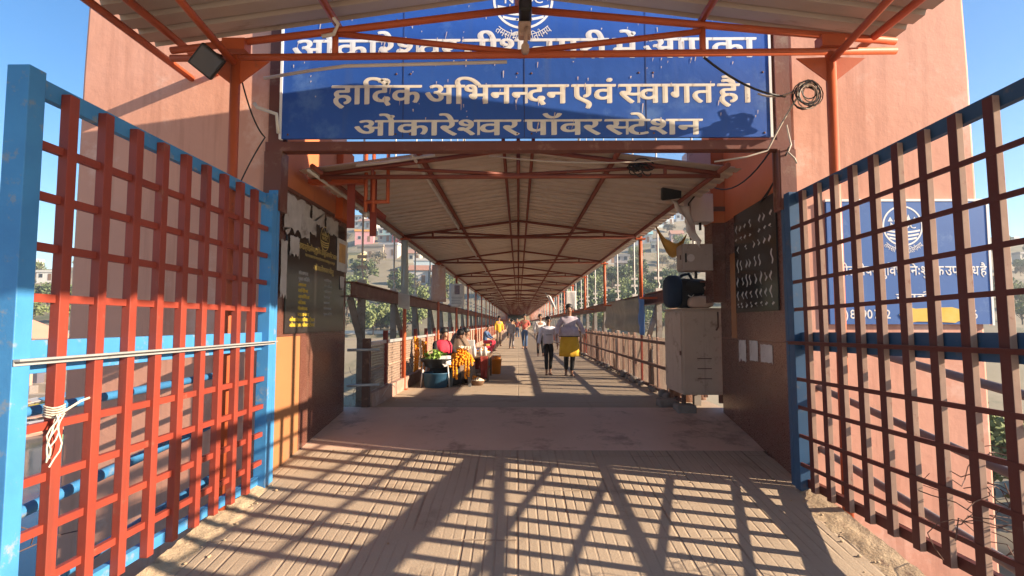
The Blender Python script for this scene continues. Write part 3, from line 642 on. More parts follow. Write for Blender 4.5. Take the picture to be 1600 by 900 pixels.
for i in range(9):
    c0 = Vector((1.30+rnd.uniform(-.10, .10), 5.86, 3.20+rnd.uniform(-.05, .04))); ra, rb_ = rnd.uniform(.04, .11), rnd.uniform(.03, .08); tw = rnd.uniform(-.8, .8)
    part(MB().tube([c0+Vector((ra*math.cos(R(a))+rb_*tw*math.sin(R(a)), .03*math.sin(R(a+40*i)), rb_*math.sin(R(a)))) for a in range(0, 331, 30)], .007, 5), 'loop', 'cable', wb)

# ------------------------------------------------------------------ gates
def gate(label, s, xi, cols, ya, yb, recess, blue, red):
    """s: -1 for the leaf with its passage face at x=xi<0; parts in world coordinates"""
    g = root_at('gate_leaf', label, 'gate', (xi, yb, 0))
    o = lambda d: xi+s*d                                          # depth d behind the passage face
    part(MB().box((o(-.01), ya, 0), (o(.10), ya+.095, 2.74)), 'end_stile', blue, g, bevel=.004)
    part(MB().box((o(-.012), yb-.10, -.02), (o(.10), yb, 2.74)), 'hinge_stile', blue, g, bevel=.004)
    part(MB().box((o(.052), ya+.097, 2.64), (o(.098), yb-.102, 2.735)), 'top_rail', blue, g, bevel=.003)
    part(MB().box((o(.052), ya+.097, .012), (o(.098), yb-.102, .085)), 'bottom_rail', blue if recess else red, g, bevel=.003)
    part(MB().box((o(.052), ya+.097, 1.25), (o(.090), yb-.102, 1.415)), 'middle_rail', blue, g, bevel=.003)
    b = MB().box((o(-.045), ya, 1.322), (o(-.0125), yb+.02, 1.332)); b.box((o(-.0165), ya, 1.300), (o(-.0125), yb+.02, 1.3218)); part(b, 'middle_ledge', 'galv' if recess else red, g)
    hw, dd = (.031, .051) if recess else (.034, .040)
    for y in cols:
        q = part(MB().box((o(0), y-hw, .016), (o(dd), y+hw, 2.70)), 'bar', red, g, bevel=.003)
        if not recess:                                              # paler material on the faces turned to the street
            q.data.materials.append(M['pale_face'])
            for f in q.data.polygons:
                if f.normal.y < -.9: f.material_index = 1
    for z in (.22, .475, .73, .985, 1.625, 1.88, 2.135, 2.39):
        d0, d1 = (.022, .051) if recess else (-.004, .012)
        b = MB(); ys = [ya+.095]+sorted(cols)+[yb-.10]
        if recess:
            for a, c in zip(ys, ys[1:]): b.box((o(d0), a+(hw+.0005 if a in cols else .001), z-.021), (o(d1), c-(hw+.0005 if c in cols else .001), z+.021))
        else: b.box((o(d0), ya+.096, z-.016), (o(d1), yb-.101, z+.016))
        part(b, 'crossbar', red, g)
    for z in (.35, 2.35): part(MB().tube([(o(.05), yb+.018, z-.07), (o(.05), yb+.018, z+.07)], .02, 10), 'hinge', 'rust', g)
    part(MB().box((o(.0), yb+.03, z-2.4), (o(.09), yb+.09, 2.80)), 'gate_post', blue, g, bevel=.004)
    return g
gate('open gate leaf of red bars in a blue frame with white rope tied to it', -1, -2.35, [2.79+.2525*i for i in range(9)], 2.505, 5.19, True, 'gate_blue', 'redox')
gr_ = gate('open gate leaf of red bars in a blue frame before the blue notice board', 1, 2.57, [2.90+.2480*i for i in range(9)], 2.50, 5.17, False, 'gate_blue_shaded', 'redox_shaded')
gr_.rotation_euler = (R(-0.9), 0, 0)                               # the leaf hangs tilted, its free end a little high
# rope tied on the left gate
rp = root_at('rope', 'frayed white rope knotted round a red gate bar', 'rope', (-2.33, 2.79, .8))
rnd = random.Random(4)
k_ = MB()
for i in range(5):
    zc = 1.03+.012*i; k_.tube([(-2.372+.043*math.cos(R(a)), 2.785+.044*math.sin(R(a)), zc+.006*math.sin(R(a*2))) for a in range(0, 361, 30)], .0042, 5)
k_.tube([(-2.33, 2.80, 1.05), (-2.37, 2.95, 1.08), (-2.372, 3.02, 1.09)], .006, 5)
part(k_, 'knot', 'rope', rp)
for i in range(5):
    x0, y0 = -2.322+rnd.uniform(0, .012), 2.755+rnd.uniform(-.02, .03); L = rnd.uniform(.19, .27)
    part(MB().tube([(x0+.01*math.sin(j*1.3+i), y0-.012*j*.6+.015*math.sin(j*.9+i*2), 1.04-L*j/7) for j in range(8)], .0045, 5), 'strand', 'rope', rp)
# pipe railings outside the gates
def pipes(label, x, m, specs, ys):
    o = root_at('pipe_railing', label, 'railing', (x, 3.5, -.3))
    for (z0, g, r) in specs: part(MB().tube([(x, ys[0], z0+g*(ys[0]-3.5)), (x, ys[1], z0+g*(ys[1]-3.5))], r, 10), 'rail', m, o)
    for y in (-.6, 1.2, ys[1]-.05): part(MB().tube([(x+.0, y, -1.4), (x, y, specs[0][0]+specs[0][1]*(y-3.5))], .03, 10), 'post', m, o)
    part(MB().bar((x, -1.2, -1.35), (x, 5.3, -.85), .18, .28), 'kerb_beam', 'orange_wall', o)
pipes('sky blue pipe railing behind the gate with the rope', -2.80, 'gate_blue', ((1.0, .012, .03), (.47, .075, .036), (-.02, .075, .036)), (-1, 5.36))
pipes('grey pipe railing outside the gate before the blue notice board', 2.86, 'pipe_grey', ((1.14, .13, .03), (.66, .13, .03), (.12, .11, .032)), (-1, 5.36))
# notice board on the right tower
nb = root_at('notice_board', 'blue Hindi notice board with emblem and phone number on the right tower', 'sign', (3.83, 5.24, 1.5))
part(MB().box((3.05, 5.235, 1.51), (4.63, 5.262, 2.71)), 'board', 'faded_blue', nb)
part(MB().box((3.04, 5.23, 2.712), (4.655, 5.264, 2.735)), 'edge_trim', 'white_paint', nb); part(MB().box((4.632, 5.23, 1.5), (4.655, 5.264, 2.711)), 'edge_trim', 'white_paint', nb)
bs = tuple(nb.location); yb = 5.2335
emblem(nb, bs, lambda a, c, d=0: (3.80+a, yb-d, 2.47+c), .20, 'white_paint')
motto(nb, bs, lambda a, c, d=0: (3.80+a, yb-d, 2.48+c), .20, 'white_paint', 88)
flat_text(nb, bs, 'notice_line', 'व~हील चेयर सुिवधा िनःशुल~क उपलब~ध है', 'white_paint', 3.10, 4.60, 1.985, .085, yb, 3)
flat_text(nb, bs, 'notice_line', 'संपक^', 'white_paint', 3.70, 4.02, 1.73, .07, yb, 3)
flat_text(nb, bs, 'phone_number', '(0) 8090 712', 'white_paint', 3.10, 3.64, 1.565, .075, yb, 3)
flat_text(nb, bs, 'phone_number', '6', 'white_paint', 4.44, 4.49, 1.565, .075, yb, 3)
b = MB(); n = 24
b.prism([(4.08+.34*math.copysign(abs(math.cos(R(a)))**.5, math.cos(R(a)))+.02*math.sin(a), yb-.004, 1.60+.07*math.copysign(abs(math.sin(R(a)))**.7, math.sin(R(a)))+.008*math.sin(a*.7)) for a in range(0, 360, 15)], (0, .003, 0))
part(b, 'yellow_patch', mat('yellow paint patch', (.72, .45, .06), (.78, .52, .12), 8, .7), nb)
nb.location.x -= .10; nb.location.z -= .02; nb.scale = (.965, 1, .985)
M['weathered'] = mat('weathered grey girder paint', (.30, .27, .24), (.22, .19, .165), 5, .7, dirt=(.16, .10, .07), dirt_amt=.45, dirt_scale=6)
# ------------------------------------------------------------------ suspension bridge
DZ = .265
br = root_at('suspension_bridge', 'long covered suspension footbridge with pitched metal roof on red pipe trusses', 'footbridge', (0, 90, 0))
YN = 40
part(corrugated(-2.42, 3.185, -.001, 3.50, 5.88, 178, .25, .07, 2), 'roof_sheet', 'bridge_sheet', br, solid=.003)
part(corrugated(2.44, 3.185, .001, 3.50, 5.88, 178, .25, .07, 2), 'roof_sheet', 'bridge_sheet', br, solid=.003)
TY = [5.93+4.28*i for i in range(YN)]
tm = None
for i, y in enumerate(TY):
    if tm is None:
        t = MB(); r = .026; y0 = 0
        t.tube([(-2.2, y0, 3.12), (2.22, y0, 3.12)], r, 6); t.tube([(-2.2, y0, 3.145), (0, y0, 3.435)], r, 6); t.tube([(0, y0, 3.435), (2.22, y0, 3.145)], r, 6)
        for s in (-1, 1):
            t.tube([(0, y0, 3.14), (s*1.62, y0, 3.225)], r*.8, 6); t.tube([(s*1.62, y0, 3.12), (s*1.62, y0, 3.23)], r*.8, 6)
        t.tube([(0, y0, 3.12), (0, y0, 3.43)], r*.8, 6)
        tm = t.build('truss', 'truss_red', br); o = tm
    else: o = tm.copy(); COL.objects.link(o)
    o.location = (0, y-90, 0)
for x, z in ((-2.19, 3.165), (-1.07, 3.322), (-.16, 3.44), (0, 3.455), (.16, 3.44), (1.07, 3.322), (2.21, 3.165)):
    part(MB().tube([(x, 5.66, z), (x, 177, z)], .03 if abs(x) > 1 else .022, 6), 'purlin', 'truss_red', br)
part(MB().tube([(-1.13, 5.66, 3.285), (-1.13, 80, 3.285)], .018, 6), 'conduit', 'plastic_white', br)
part(MB().tube([(-2.23, 5.66, 3.12), (-2.23, 80, 3.12)], .018, 6), 'conduit', 'plastic_white', br)
pm = None
for y in TY[1:]:
    p = MB().tube([(2.30, y, 1.99), (2.30, y, 3.13)], .036, 10); p.box((2.21, y-.05, 3.07), (2.39, y+.05, 3.10)); p.box((2.27, y-.03, 1.95), (2.60, y+.03, 1.99)); part(p, 'roof_post', 'orange_steel', br)
    for x in (-2.14,):
        if pm is None:
            p = MB().tube([(0, 0, DZ), (0, 0, 3.13)], .036, 10); p.box((-.09, -.05, 3.07), (.09, .05, 3.10)); p.box((-.07, -.07, DZ-.01), (.07, .07, DZ+.015))
            pm = p.build('roof_post', 'orange_steel', br); o = pm
        else: o = pm.copy(); COL.objects.link(o)
        o.location = (x, y-90, 0)
for x in (-2.38, 2.66):
    part(MB().ibeam((x, 7.7, 1.985), (x, 176, 1.985), .16, .22), 'top_chord', 'brown_steel', br)
    part(MB().ibeam((x, 7.7, -.02), (x, 176, -.02), .18, .3), 'bottom_chord', 'brown_steel', br)
def cz(y): return 3.6+9.4*((y-91)/83.5)**2
hm = None; vm = None
for s, x in ((-1, -2.41), (1, 2.69)):
    part(MB().tube([(x+s*.0, 7.5+i*2, cz(7.5+i*2)) for i in range(84)], .05, 8), 'main_cable', 'galv', br)
    for i in range(46):
        y = 8.33+2.14*i
        part(MB().tube([(x, y, 1.9), (x, y, 2.16), (x+.025, y, 2.24), (x, y, 2.30), (x, y, cz(y))], .017, 6), 'hanger', 'plastic_white', br)
    for i in range(48):
        y = 8.33+2.14*i
        part(MB().box((x-.06, y-.05, 2.10), (x+.06, y+.05, 2.17)), 'hanger_clamp', 'plastic_white', br)
        if i < 24:
            for z in (2.34, 2.50): part(MB().box((x-.075, y-.012, z), (x+.075, y+.012, z+.05)), 'hanger_plate', 'plastic_white', br)
    for i in range(48):
        y = 8.33+2.14*i
        part(MB().ibeam((x, y, .13), (x, y, 1.875), .10, .10, .012), 'truss_vertical', 'weathered', br)
        part(MB().ibeam((x, y+.06-(.64 if i == 0 else 0), 1.86), (x, y+(1.0 if i % 2 == 0 else 2.08), .14), .085, .07, .01), 'truss_diagonal', 'weathered', br)
# left railing
lr = root_at('bridge_railing', 'dusty wire mesh railing with red post tops on the flower sellers\' side of the deck', 'railing', (-2.2, 8, DZ))
part(MB().box((-2.24, 7.82, DZ-.02), (-2.14, 7.92, 1.28)), 'end_post', 'rust', lr)
part(MB().tube([(-2.42, 7.7, 1.12), (-2.0, 7.86, 1.12)], .02).tube([(-2.42, 7.7, .62), (-2.0, 7.86, .62)], .02), 'rail', 'galv', lr)
part(MB().bar((-2.2, 7.95, 1.20), (-2.2, 130, 1.20), .05, .05), 'top_rail', 'galv', lr)
part(MB().box((-2.27, 7.96, DZ-.01), (-2.12, 130, DZ+.22)), 'kerb_channel', 'dust_panel', lr)
mesh0 = None; pst = None; rnd = random.Random(2)
for i in range(48):
    y = 9.02+1.31*i
    if pst is None: pst = MB().box((-.035, -.035, DZ), (.035, .035, 1.38)).build('post', 'redox', lr); o = pst
    else: o = pst.copy(); COL.objects.link(o)
    o.location = (0, y-8, -DZ)
    if mesh0 is None:
        mk = MB(); W = 1.31; z0, z1 = .46, 1.18; st = .085
        k = -int((z1-z0)/st)-1
        while k*st < W:
            for sgn in (1, -1):
                a = k*st; pts = []
                for zz in range(2):
                    pass
                y0_, y1_ = a, a+(z1-z0)
                za, zb = (z0, z1) if sgn > 0 else (z1, z0)
                if y0_ < 0: za += (0-y0_)*(1 if sgn > 0 else -1); y0_ = 0
                if y1_ > W: zb -= (y1_-W)*(1 if sgn > 0 else -1); y1_ = W
                if y1_-y0_ > .02: mk.tube([(0, y0_, za), (0, y1_, zb)], .006, 4, False)
            k += 1
        mk.tube([(0, 0, .80), (0, W, .80)], .02, 6)
        mesh0 = mk.build('mesh_panel', 'mesh_tan', lr); o = mesh0
    else: o = mesh0.copy(); COL.objects.link(o)
    o.location = (-.01, y-8, -DZ)
    if i == 0: c2 = o.copy(); COL.objects.link(c2); c2.location = (-.01, -.06, -DZ); c2.scale = (1, .83, 1)
    # dusty sacking tied behind the mesh, torn in places
    if i < 40 and i != 0 and rnd.random() < .85:
        zt = rnd.uniform(.95, 1.16)
        def fn(u, v, y=y, zt=zt, q=i): return (-2.27+.025*math.sin(u*9+q)+.02*math.sin(v*7+q*2), y+.04+1.24*u, DZ+.2+(zt-DZ-.2-.12*mnoise.noise(Vector((u*4, q, 0))))*v)
        part(MB().grid(fn, 10, 6), 'back_panel', 'dust_panel' if rnd.random() < .75 else 'dust_white', lr, solid=.004)
# right railing
rr = root_at('bridge_railing', 'dusty mesh railing with pinkish uprights and three dark rails beside the walking pair', 'railing', (2.5, 8, DZ))
for z in (1.16, .735, .33): part(MB().bar((2.48, 8.3, z), (2.48, 130, z), .045, .05), 'rail', 'rust', rr)
part(MB().grid(lambda u, v: (2.40+.55*u, 8.66+.02*math.sin(u*9), DZ+1.5*v-.03*math.sin(u*5)), 8, 6), 'back_sheet', 'dust_panel', rr, solid=.004)
fp = None; fm = None
for i in range(96):
    y = 8.62+.655*i
    zt = random.uniform(1.24, 1.32)
    part(MB().prism([(2.52, y, DZ), (2.52, y+.085, DZ), (2.52, y+.085, zt-.02), (2.52, y+.042, zt), (2.52, y, zt-.02)], (.03, 0, 0)), 'upright', random.choice(('dust_panel', 'dust_panel', 'dust_panel', 'redox')), rr)
    if i % 2 == 0:
        if fm is None:
            mk = MB(); W = 1.30; z0, z1 = DZ+.02, 1.24; st = .062
            k = -int((z1-z0)/st)-1
            while k*st < W:
                for sgn in (1, -1):
                    y0_, y1_ = k*st, k*st+(z1-z0); za, zb = (z0, z1) if sgn > 0 else (z1, z0)
                    if y0_ < 0: za += (0-y0_)*sgn; y0_ = 0
                    if y1_ > W: zb -= (y1_-W)*sgn; y1_ = W
                    if y1_-y0_ > .02: mk.tube([(0, y0_, za), (0, y1_, zb)], .0048, 4, False)
                k += 1
            fm = mk.build('mesh_panel', 'mesh_tan', rr); o = fm
        else: o = fm.copy(); COL.objects.link(o)
        o.location = (2.56-2.5, y-8, -DZ)
for (ya, yb, zt, m) in ((8.7, 9.25, 1.18, 'dust_white'), (10.4, 10.72, 1.0, 'dust_white'), (12.0, 12.3, 1.2, 'dust_panel'), (14.2, 14.5, 1.1, 'dust_white'), (17.5, 17.9, 1.1, 'dust_panel'), (22, 22.5, 1.15, 'dust_white')):
    part(MB().grid(lambda u, v, ya=ya, yb=yb, zt=zt: (2.59+.03*math.sin(u*7+ya)+.02*math.sin(v*6), ya+(yb-ya)*u+.03*math.sin(v*5+ya), DZ+.03+(zt-DZ-.06*mnoise.noise(Vector((u*4, ya, 0))))*v), 8, 8), 'back_sheet', m, rr, solid=.004)
rk = MB()
for i in range(60):
    yy = 8.5+rnd.random()**1.5*14; s = rnd.uniform(.03, .09); rk.ball((2.5+rnd.uniform(-.1, .03), yy, DZ+s*.6), s, s*1.3, s*.9, 7, 5)
tag(rk.build('rubble', 'stone'), kind='stuff')
# ---- things hung on the bridge
def sheet_thing(name, label, cat, quad, m, solid=.006, wob=.012, seed=0, n=10):
    a, b, c, d = [Vector(p) for p in quad]                          # bottom-left, bottom-right, top-right, top-left
    nr = (b-a).cross(d-a).normalized()
    def fn(u, v):
        p = a.lerp(b, u).lerp(d.lerp(c, u), v); return p+nr*wob*(mnoise.noise(Vector((u*3+seed, v*3, seed)))*1.6+math.sin(u*8+seed)*.5*(1-v*.5))
    o = MB().grid(fn, n, n).build(name, m, None, shift=tuple(a), solid=solid); return tag(o, label, cat)
sheet_thing('tarpaulin', 'grey tarpaulin sheet tied along the right railing under the brown girder', 'tarpaulin', ((2.46, 15.3, 1.36), (2.46, 11.15, 1.30), (2.46, 11.15, 2.03), (2.46, 15.3, 2.06)), 'tarp_grey', wob=.04, seed=2, n=18)
sheet_thing('tarpaulin', 'narrow bright blue tarpaulin strip beside the grey one', 'tarpaulin', ((2.45, 11.12, 1.28), (2.45, 10.62, 1.26), (2.45, 10.62, 2.06), (2.45, 11.12, 2.04)), 'tarp_blue', wob=.03, seed=5)
sheet_thing('banner', 'tall cloudy plastic banner tied to the first roof post on the left', 'banner', ((-2.20, 10.13, 1.95), (-2.05, 10.13, 1.95), (-2.08, 10.13, 3.06), (-2.20, 10.13, 3.06)), 'film', wob=.012, seed=3)
o = sheet_thing('notice', 'small white notice tied below the tall cloudy banner', 'notice', ((-2.24, 10.10, 1.80), (-2.02, 10.10, 1.74), (-2.02, 10.10, 2.02), (-2.24, 10.10, 2.08)), 'paper', wob=.004, seed=3)
sheet_thing('banner', 'faded pinkish banner hanging on the second roof post on the left', 'banner', ((-2.34, 14.42, 2.08), (-1.92, 14.42, 2.06), (-1.95, 14.42, 3.02), (-2.3, 14.42, 3.06)), 'banner_pink', wob=.02, seed=4)
o = sheet_thing('notice', 'white notice with a portrait picture hanging on the left roof posts', 'notice', ((-2.36, 18.68, 2.04), (-1.86, 18.68, 2.04), (-1.86, 18.68, 2.86), (-2.36, 18.68, 2.86)), 'paper', wob=.004, seed=6)
MB().box((-2.2+2.36, -.012, .45), (-2.02+2.36, -.008, .76)).build('picture', 'poster_pic', o)
b = MB()
for i in range(5): b.box((.06+.02*(i % 2), -.011, .34-.055*i), (.44-.03*(i % 3), -.008, .362-.055*i))
b.build('print_lines', 'grey_cloth', o)
sheet_thing('notice', 'pale poster hanging on the right roof post behind the yellow-clad walker', 'notice', ((1.98, 22.8, 2.05), (2.42, 22.8, 2.05), (2.42, 22.8, 2.85), (1.98, 22.8, 2.85)), 'paper', wob=.006, seed=7)
sheet_thing('flag', 'narrow white flag leaning over the right railing', 'flag', ((1.45, 23.5, 2.25), (1.65, 23.5, 2.05), (1.40, 23.5, 2.65), (1.15, 23.5, 2.8)), 'white_cloth', wob=.03, seed=9)
sheet_thing('cloth', 'white cloth tied below the floodlight at the right passage corner', 'cloth', ((2.30, 7.1, 2.62), (2.44, 7.2, 2.50), (2.30, 7.2, 3.02), (2.02, 7.1, 3.12)), 'white_cloth', wob=.04, seed=10)
def ochre(u, v):
    x = 1.93+.42*u; z = 2.93-.42*math.sin(math.pi*u*.93+.12)*(1-.25*v)-.10*u; return (x, 7.55+.05*math.sin(v*3), z+.13*(1-abs(2*u-.9))*v-.05)
tag(MB().grid(ochre, 14, 6).build('cloth', 'ochre_cloth', None, solid=.006), 'ochre cloth slung in a loop near the right passage corner', 'cloth')
# steel bracket at the left passage corner
sb = root_at('steel_bracket', 'orange steel bracket with hanging flats at the left passage corner', 'steel bracket', (-2.2, 6.4, 3.1))
part(MB().box((-2.44, 6.2, 3.12), (-1.80, 6.3, 3.17)), 'arm', 'orange_steel', sb)
part(MB().box((-1.99, 6.22, 2.60), (-1.90, 6.235, 3.115)), 'flat', 'redox', sb)
part(MB().box((-1.80, 6.5, 2.55), (-1.72, 6.515, 3.25)), 'flat', 'redox', sb)
b = MB()
for x in (-1.79, -1.70, -1.53): b.tube([(x, 6.28, 2.90 if x > -1.6 else 2.8), (x, 6.28, 3.56)], .022)
b.tube([(-1.80, 6.28, 2.92), (-1.52, 6.28, 2.92)], .022); part(b, 'pipe_frame', 'orange_steel', sb)
part(MB().bar((-1.95, 6.3, 3.05), (-1.72, 6.9, 2.85), .05, .05), 'strut', 'redox', sb)
bl = root_at('bulb', 'small white bulb under the orange bracket at the left passage corner', 'lamp', (-1.85, 6.4, 2.86))
part(MB().ball((-1.83, 6.45, 2.80), .035), 'glass', 'plastic_white', bl); part(MB().tube([(-1.83, 6.45, 2.83), (-1.83, 6.45, 2.90)], .018), 'holder', 'black', bl)
# junction boxes on the right corner
def jbox(label, x0, x1, z0, z1, y=7.25, extra=None):
    o = root_at('junction_box', label, 'junction box', ((x0+x1)/2, y, z0))
    m = extra or 'box_grey'
    part(MB().box((x0, y, z0), (x1, y+.26, z1)), 'case', m, o, bevel=.008)
    part(MB().box((x0-.016, y+.015, z0+.02), (x0-.002, y+.245, z1-.02)), 'door', m, o, bevel=.004)
    part(MB().box((x1+.002, y+.08, (z0+z1)/2-.03), (2.84, y+.14, (z0+z1)/2+.03)), 'wall_bracket', 'rust', o)
    part(MB().box((x0-.03, y+.03, (z0+z1)/2-.03), (x0-.017, y+.05, (z0+z1)/2+.03)), 'latch', 'rust', o)
    part(MB().tube([((x0+x1)/2, y+.1, z0), ((x0+x1)/2, y+.1, z0-.1)], .018), 'gland', 'black', o)
    return o
jbox('uppermost grey junction box, under the end of the portal beam', 2.30, 2.60, 3.42, 3.84)
jbox('grey junction box hung between two others above the cabinet', 2.32, 2.62, 2.86, 3.24)
o = jbox('lowest junction box, a meter case with round dial above the dark rucksack', 2.20, 2.60, 2.20, 2.56, extra='meter_grey')
part(MB().tube([(2.30, 7.249, 2.37), (2.30, 7.236, 2.37)], .05, 18), 'dial', 'box_grey', o); part(MB().box((2.225, 7.24, 2.31), (2.245, 7.2495, 2.43)), 'slot', 'black', o)
fl2 = root_at('floodlight', 'black floodlight tilted down beside the grey junction boxes', 'floodlight', (1.98, 7.0, 3.2))
rot = Matrix.Translation((2.0, 7.05, 3.22)) @ Matrix.Rotation(R(-15), 4, 'Y') @ Matrix.Rotation(R(-62), 4, 'X') @ Matrix.Rotation(R(8), 4, 'Z')
part(xform(MB().box((-.13, -.1, -.035), (.13, .1, .035)), rot), 'housing', 'black', fl2, bevel=.01)
part(xform(MB().box((-.11, -.08, .0355), (.11, .08, .039)), rot), 'glass', 'lens', fl2)
part(MB().tube([(2.08, 7.1, 3.25), (2.2, 7.2, 3.3), (2.4, 7.4, 3.32)], .015), 'bracket', 'black', fl2)
wire('cable', 'black cable looping between the two upper junction boxes', [(2.42, 7.24, 3.4), (2.36, 7.2, 3.32), (2.46, 7.2, 3.28), (2.38, 7.22, 3.22), (2.28, 7.22, 3.1), (2.26, 7.2, 2.8), (2.30, 7.22, 2.6)], .012, 'cable')
# cabinet
cb = root_at('metal_cabinet', 'grey metal cabinet on stone blocks at the end of the right passage wall', 'cabinet', (2.57, 8.0, .27))
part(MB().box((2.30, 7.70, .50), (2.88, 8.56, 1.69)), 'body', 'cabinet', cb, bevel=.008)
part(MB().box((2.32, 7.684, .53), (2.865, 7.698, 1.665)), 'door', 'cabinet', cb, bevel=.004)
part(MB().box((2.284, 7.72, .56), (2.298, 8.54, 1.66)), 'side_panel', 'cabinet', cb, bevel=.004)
b = MB()
for z in (.72, .86, 1.0): b.box((2.50, 7.68, z), (2.70, 7.6835, z+.013))
part(b, 'louvres', 'rust', cb)
part(MB().box((2.27, 7.70, 1.05), (2.283, 7.74, 1.11)), 'lock', 'rust', cb)
part(MB().tube([(2.80, 7.682, 1.66), (2.80, 7.675, 1.45), (2.77, 7.675, 1.40)], .012), 'hasp', 'rust', cb)
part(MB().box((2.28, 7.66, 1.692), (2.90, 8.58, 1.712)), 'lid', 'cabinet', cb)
for x, y in ((2.32, 7.75), (2.84, 7.75), (2.32, 8.37), (2.84, 8.37)): part(MB().box((x-.025, y-.025, .38), (x+.025, y+.025, .50)), 'leg', 'rust', cb)
for i, (x, y, lab) in enumerate(((2.31, 7.68, 'stone block under the near corner of the grey cabinet'), (2.2, 8.2, 'dark stone block under the far corner of the grey cabinet'))):
    o = MB().box((x-.13, y-.13, .255), (x+.13, y+.13, .378)).build('stone_block', 'stone', None, shift=(x, y, .27), bevel=.02); tag(o, lab, 'stone block')
# rucksack and cloth bag on the cabinet
rs = root_at('rucksack', 'dark navy rucksack lying on top of the grey cabinet', 'rucksack', (2.45, 7.95, 1.713))
def sup(c, rx, ry, rz, e=2.6, seed=0, n=20, m=12, amp=.06):
    mb = MB(); pw = lambda t: math.copysign(abs(t)**(2/e), t)
    for i in range(m+1):
        ph = math.pi*i/m-math.pi/2
        for j in range(n):
            t = 2*math.pi*j/n; v = Vector((rx*pw(math.cos(ph))*pw(math.cos(t)), ry*pw(math.cos(ph))*pw(math.sin(t)), rz*pw(math.sin(ph))))
            v *= 1+amp*mnoise.noise(Vector((v.x*9+seed, v.y*9, v.z*9))); mb.v.append(tuple(Vector(c)+v))
    for i in range(m):
        for j in range(n): mb.f.append([i*n+j, i*n+(j+1) % n, (i+1)*n+(j+1) % n, (i+1)*n+j]); mb.sm.append(True)
    return mb
part(sup((2.50, 7.98, 1.93), .27, .20, .22, 3.4, 1), 'body', 'black_cloth', rs)
part(sup((2.25, 7.95, 1.955), .115, .20, .24, 3.6, 4), 'side_pocket', 'navy', rs)
part(sup((2.55, 7.84, 2.02), .17, .12, .10, 2.4, 6), 'top_flap', 'black_cloth', rs)
part(MB().tube([(2.30, 7.9, 2.10), (2.36, 7.86, 2.19), (2.46, 7.86, 2.21), (2.52, 7.88, 2.12)], .022, 8), 'strap', 'navy', rs)
part(MB().tube([(2.42, 7.775, 1.90), (2.46, 7.765, 1.87), (2.50, 7.775, 1.905)], .008, 6).tube([(2.56, 7.77, 1.88), (2.60, 7.76, 1.87), (2.64, 7.77, 1.91)], .008, 6), 'buckle', 'plastic_white', rs)
bg = root_at('cloth_bag', 'beige cloth bag slumped in front of the dark rucksack', 'bag', (2.66, 7.78, 1.713))
part(sup((2.58, 7.74, 1.80), .17, .09, .088, 3.4, 2, amp=.10), 'pouch', 'beige_cloth', bg)
def flap(u, v):
    a = -.3+2.5*u; return (2.72+.16*math.cos(a)*(.55+.45*v), 7.80-.05*v+.04*math.sin(5*u), 1.86+.20*math.sin(a)*(.55+.45*v)+.02*math.sin(9*u+2*v))
part(MB().grid(flap, 14, 4), 'flap', 'beige_cloth', bg, solid=.012)
part(MB().tube([(2.84, 7.78, 1.80), (2.88, 7.77, 1.92), (2.82, 7.77, 2.05), (2.72, 7.78, 2.10), (2.62, 7.78, 2.0)], .014, 6), 'handle', 'beige_cloth', bg)
# tangles of loose wire outside both gates
def tangle(label, x0, x1, y0, y1, z0, z1, n, seed, m='rust', r=.005):
    rnd = random.Random(seed); mb = MB()
    for i in range(n):
        c = Vector((rnd.uniform(x0, x1), rnd.uniform(y0, y1), rnd.uniform(z0, z1))); p = [c]; d = Vector((rnd.uniform(-1, 1), rnd.uniform(-1, 1), rnd.uniform(-1, 1)))
        for j in range(7):
            d = (d+Vector((rnd.uniform(-1, 1), rnd.uniform(-1, 1), rnd.uniform(-1, 1)))*.9).normalized(); p.append(p[-1]+d*rnd.uniform(.05, .13))
        mb.tube(p, r, 4, False)
    o = mb.build('wire_tangle', m, None, shift=((x0+x1)/2, (y0+y1)/2, z0)); tag(o, label, 'wire tangle')
tangle('tangle of rusty loose wire outside the gate with the rope', -3.3, -2.75, 2.4, 2.9, -.4, .75, 60, 21, 'rust', .0035)
tangle('tangle of rusty wire outside the gate before the blue notice board', 2.72, 3.1, 2.55, 3.35, -.4, .68, 110, 22, 'rust', .0032)
tangle('tangle of pale wire and scraps below the rails at the left end of the deck', -2.55, -2.32, 7.95, 8.7, .2, .5, 26, 31, 'dust_white', .004)
# ------------------------------------------------------------------ people
def skin_mesh(name, chains, m, parent, sub=2, smooth=True):
    """chains: lists of (key, (x,y,z), (rx,ry)); equal keys share one joint; first joint of the first chain is the root"""
    keys = {}; V = []; E = []; Rr = []
    for ch in chains:
        prev = None
        for key, p, r in ch:
            if key not in keys: keys[key] = len(V); V.append(tuple(p)); Rr.append(r if isinstance(r, tuple) else (r, r))
            if prev is not None and (prev, keys[key]) not in E and prev != keys[key]: E.append((prev, keys[key]))
            prev = keys[key]
    me = bpy.data.meshes.new(name); me.from_pydata(V, E, []); me.update()
    o = bpy.data.objects.new(name, me); COL.objects.link(o)
    sk = o.modifiers.new('skin', 'SKIN'); sk.use_smooth_shade = True; sk.branch_smoothing = .4
    for i, d in enumerate(me.skin_vertices[0].data): d.radius = Rr[i]; d.use_root = (i == 0)
    ss = o.modifiers.new('round', 'SUBSURF'); ss.levels = sub; ss.render_levels = sub
    dg = bpy.context.evaluated_depsgraph_get(); dg.update()
    nm = bpy.data.meshes.new_from_object(o.evaluated_get(dg)); o.modifiers.clear(); o.data = nm; bpy.data.meshes.remove(me)
    nm.materials.clear(); nm.materials.append(M[m] if isinstance(m, str) else m)
    nm.polygons.foreach_set('use_smooth', [True]*len(nm.polygons))
    o.parent = parent; return o
def L(a, b, t): return tuple(a[i]+(b[i]-a[i])*t for i in range(3))
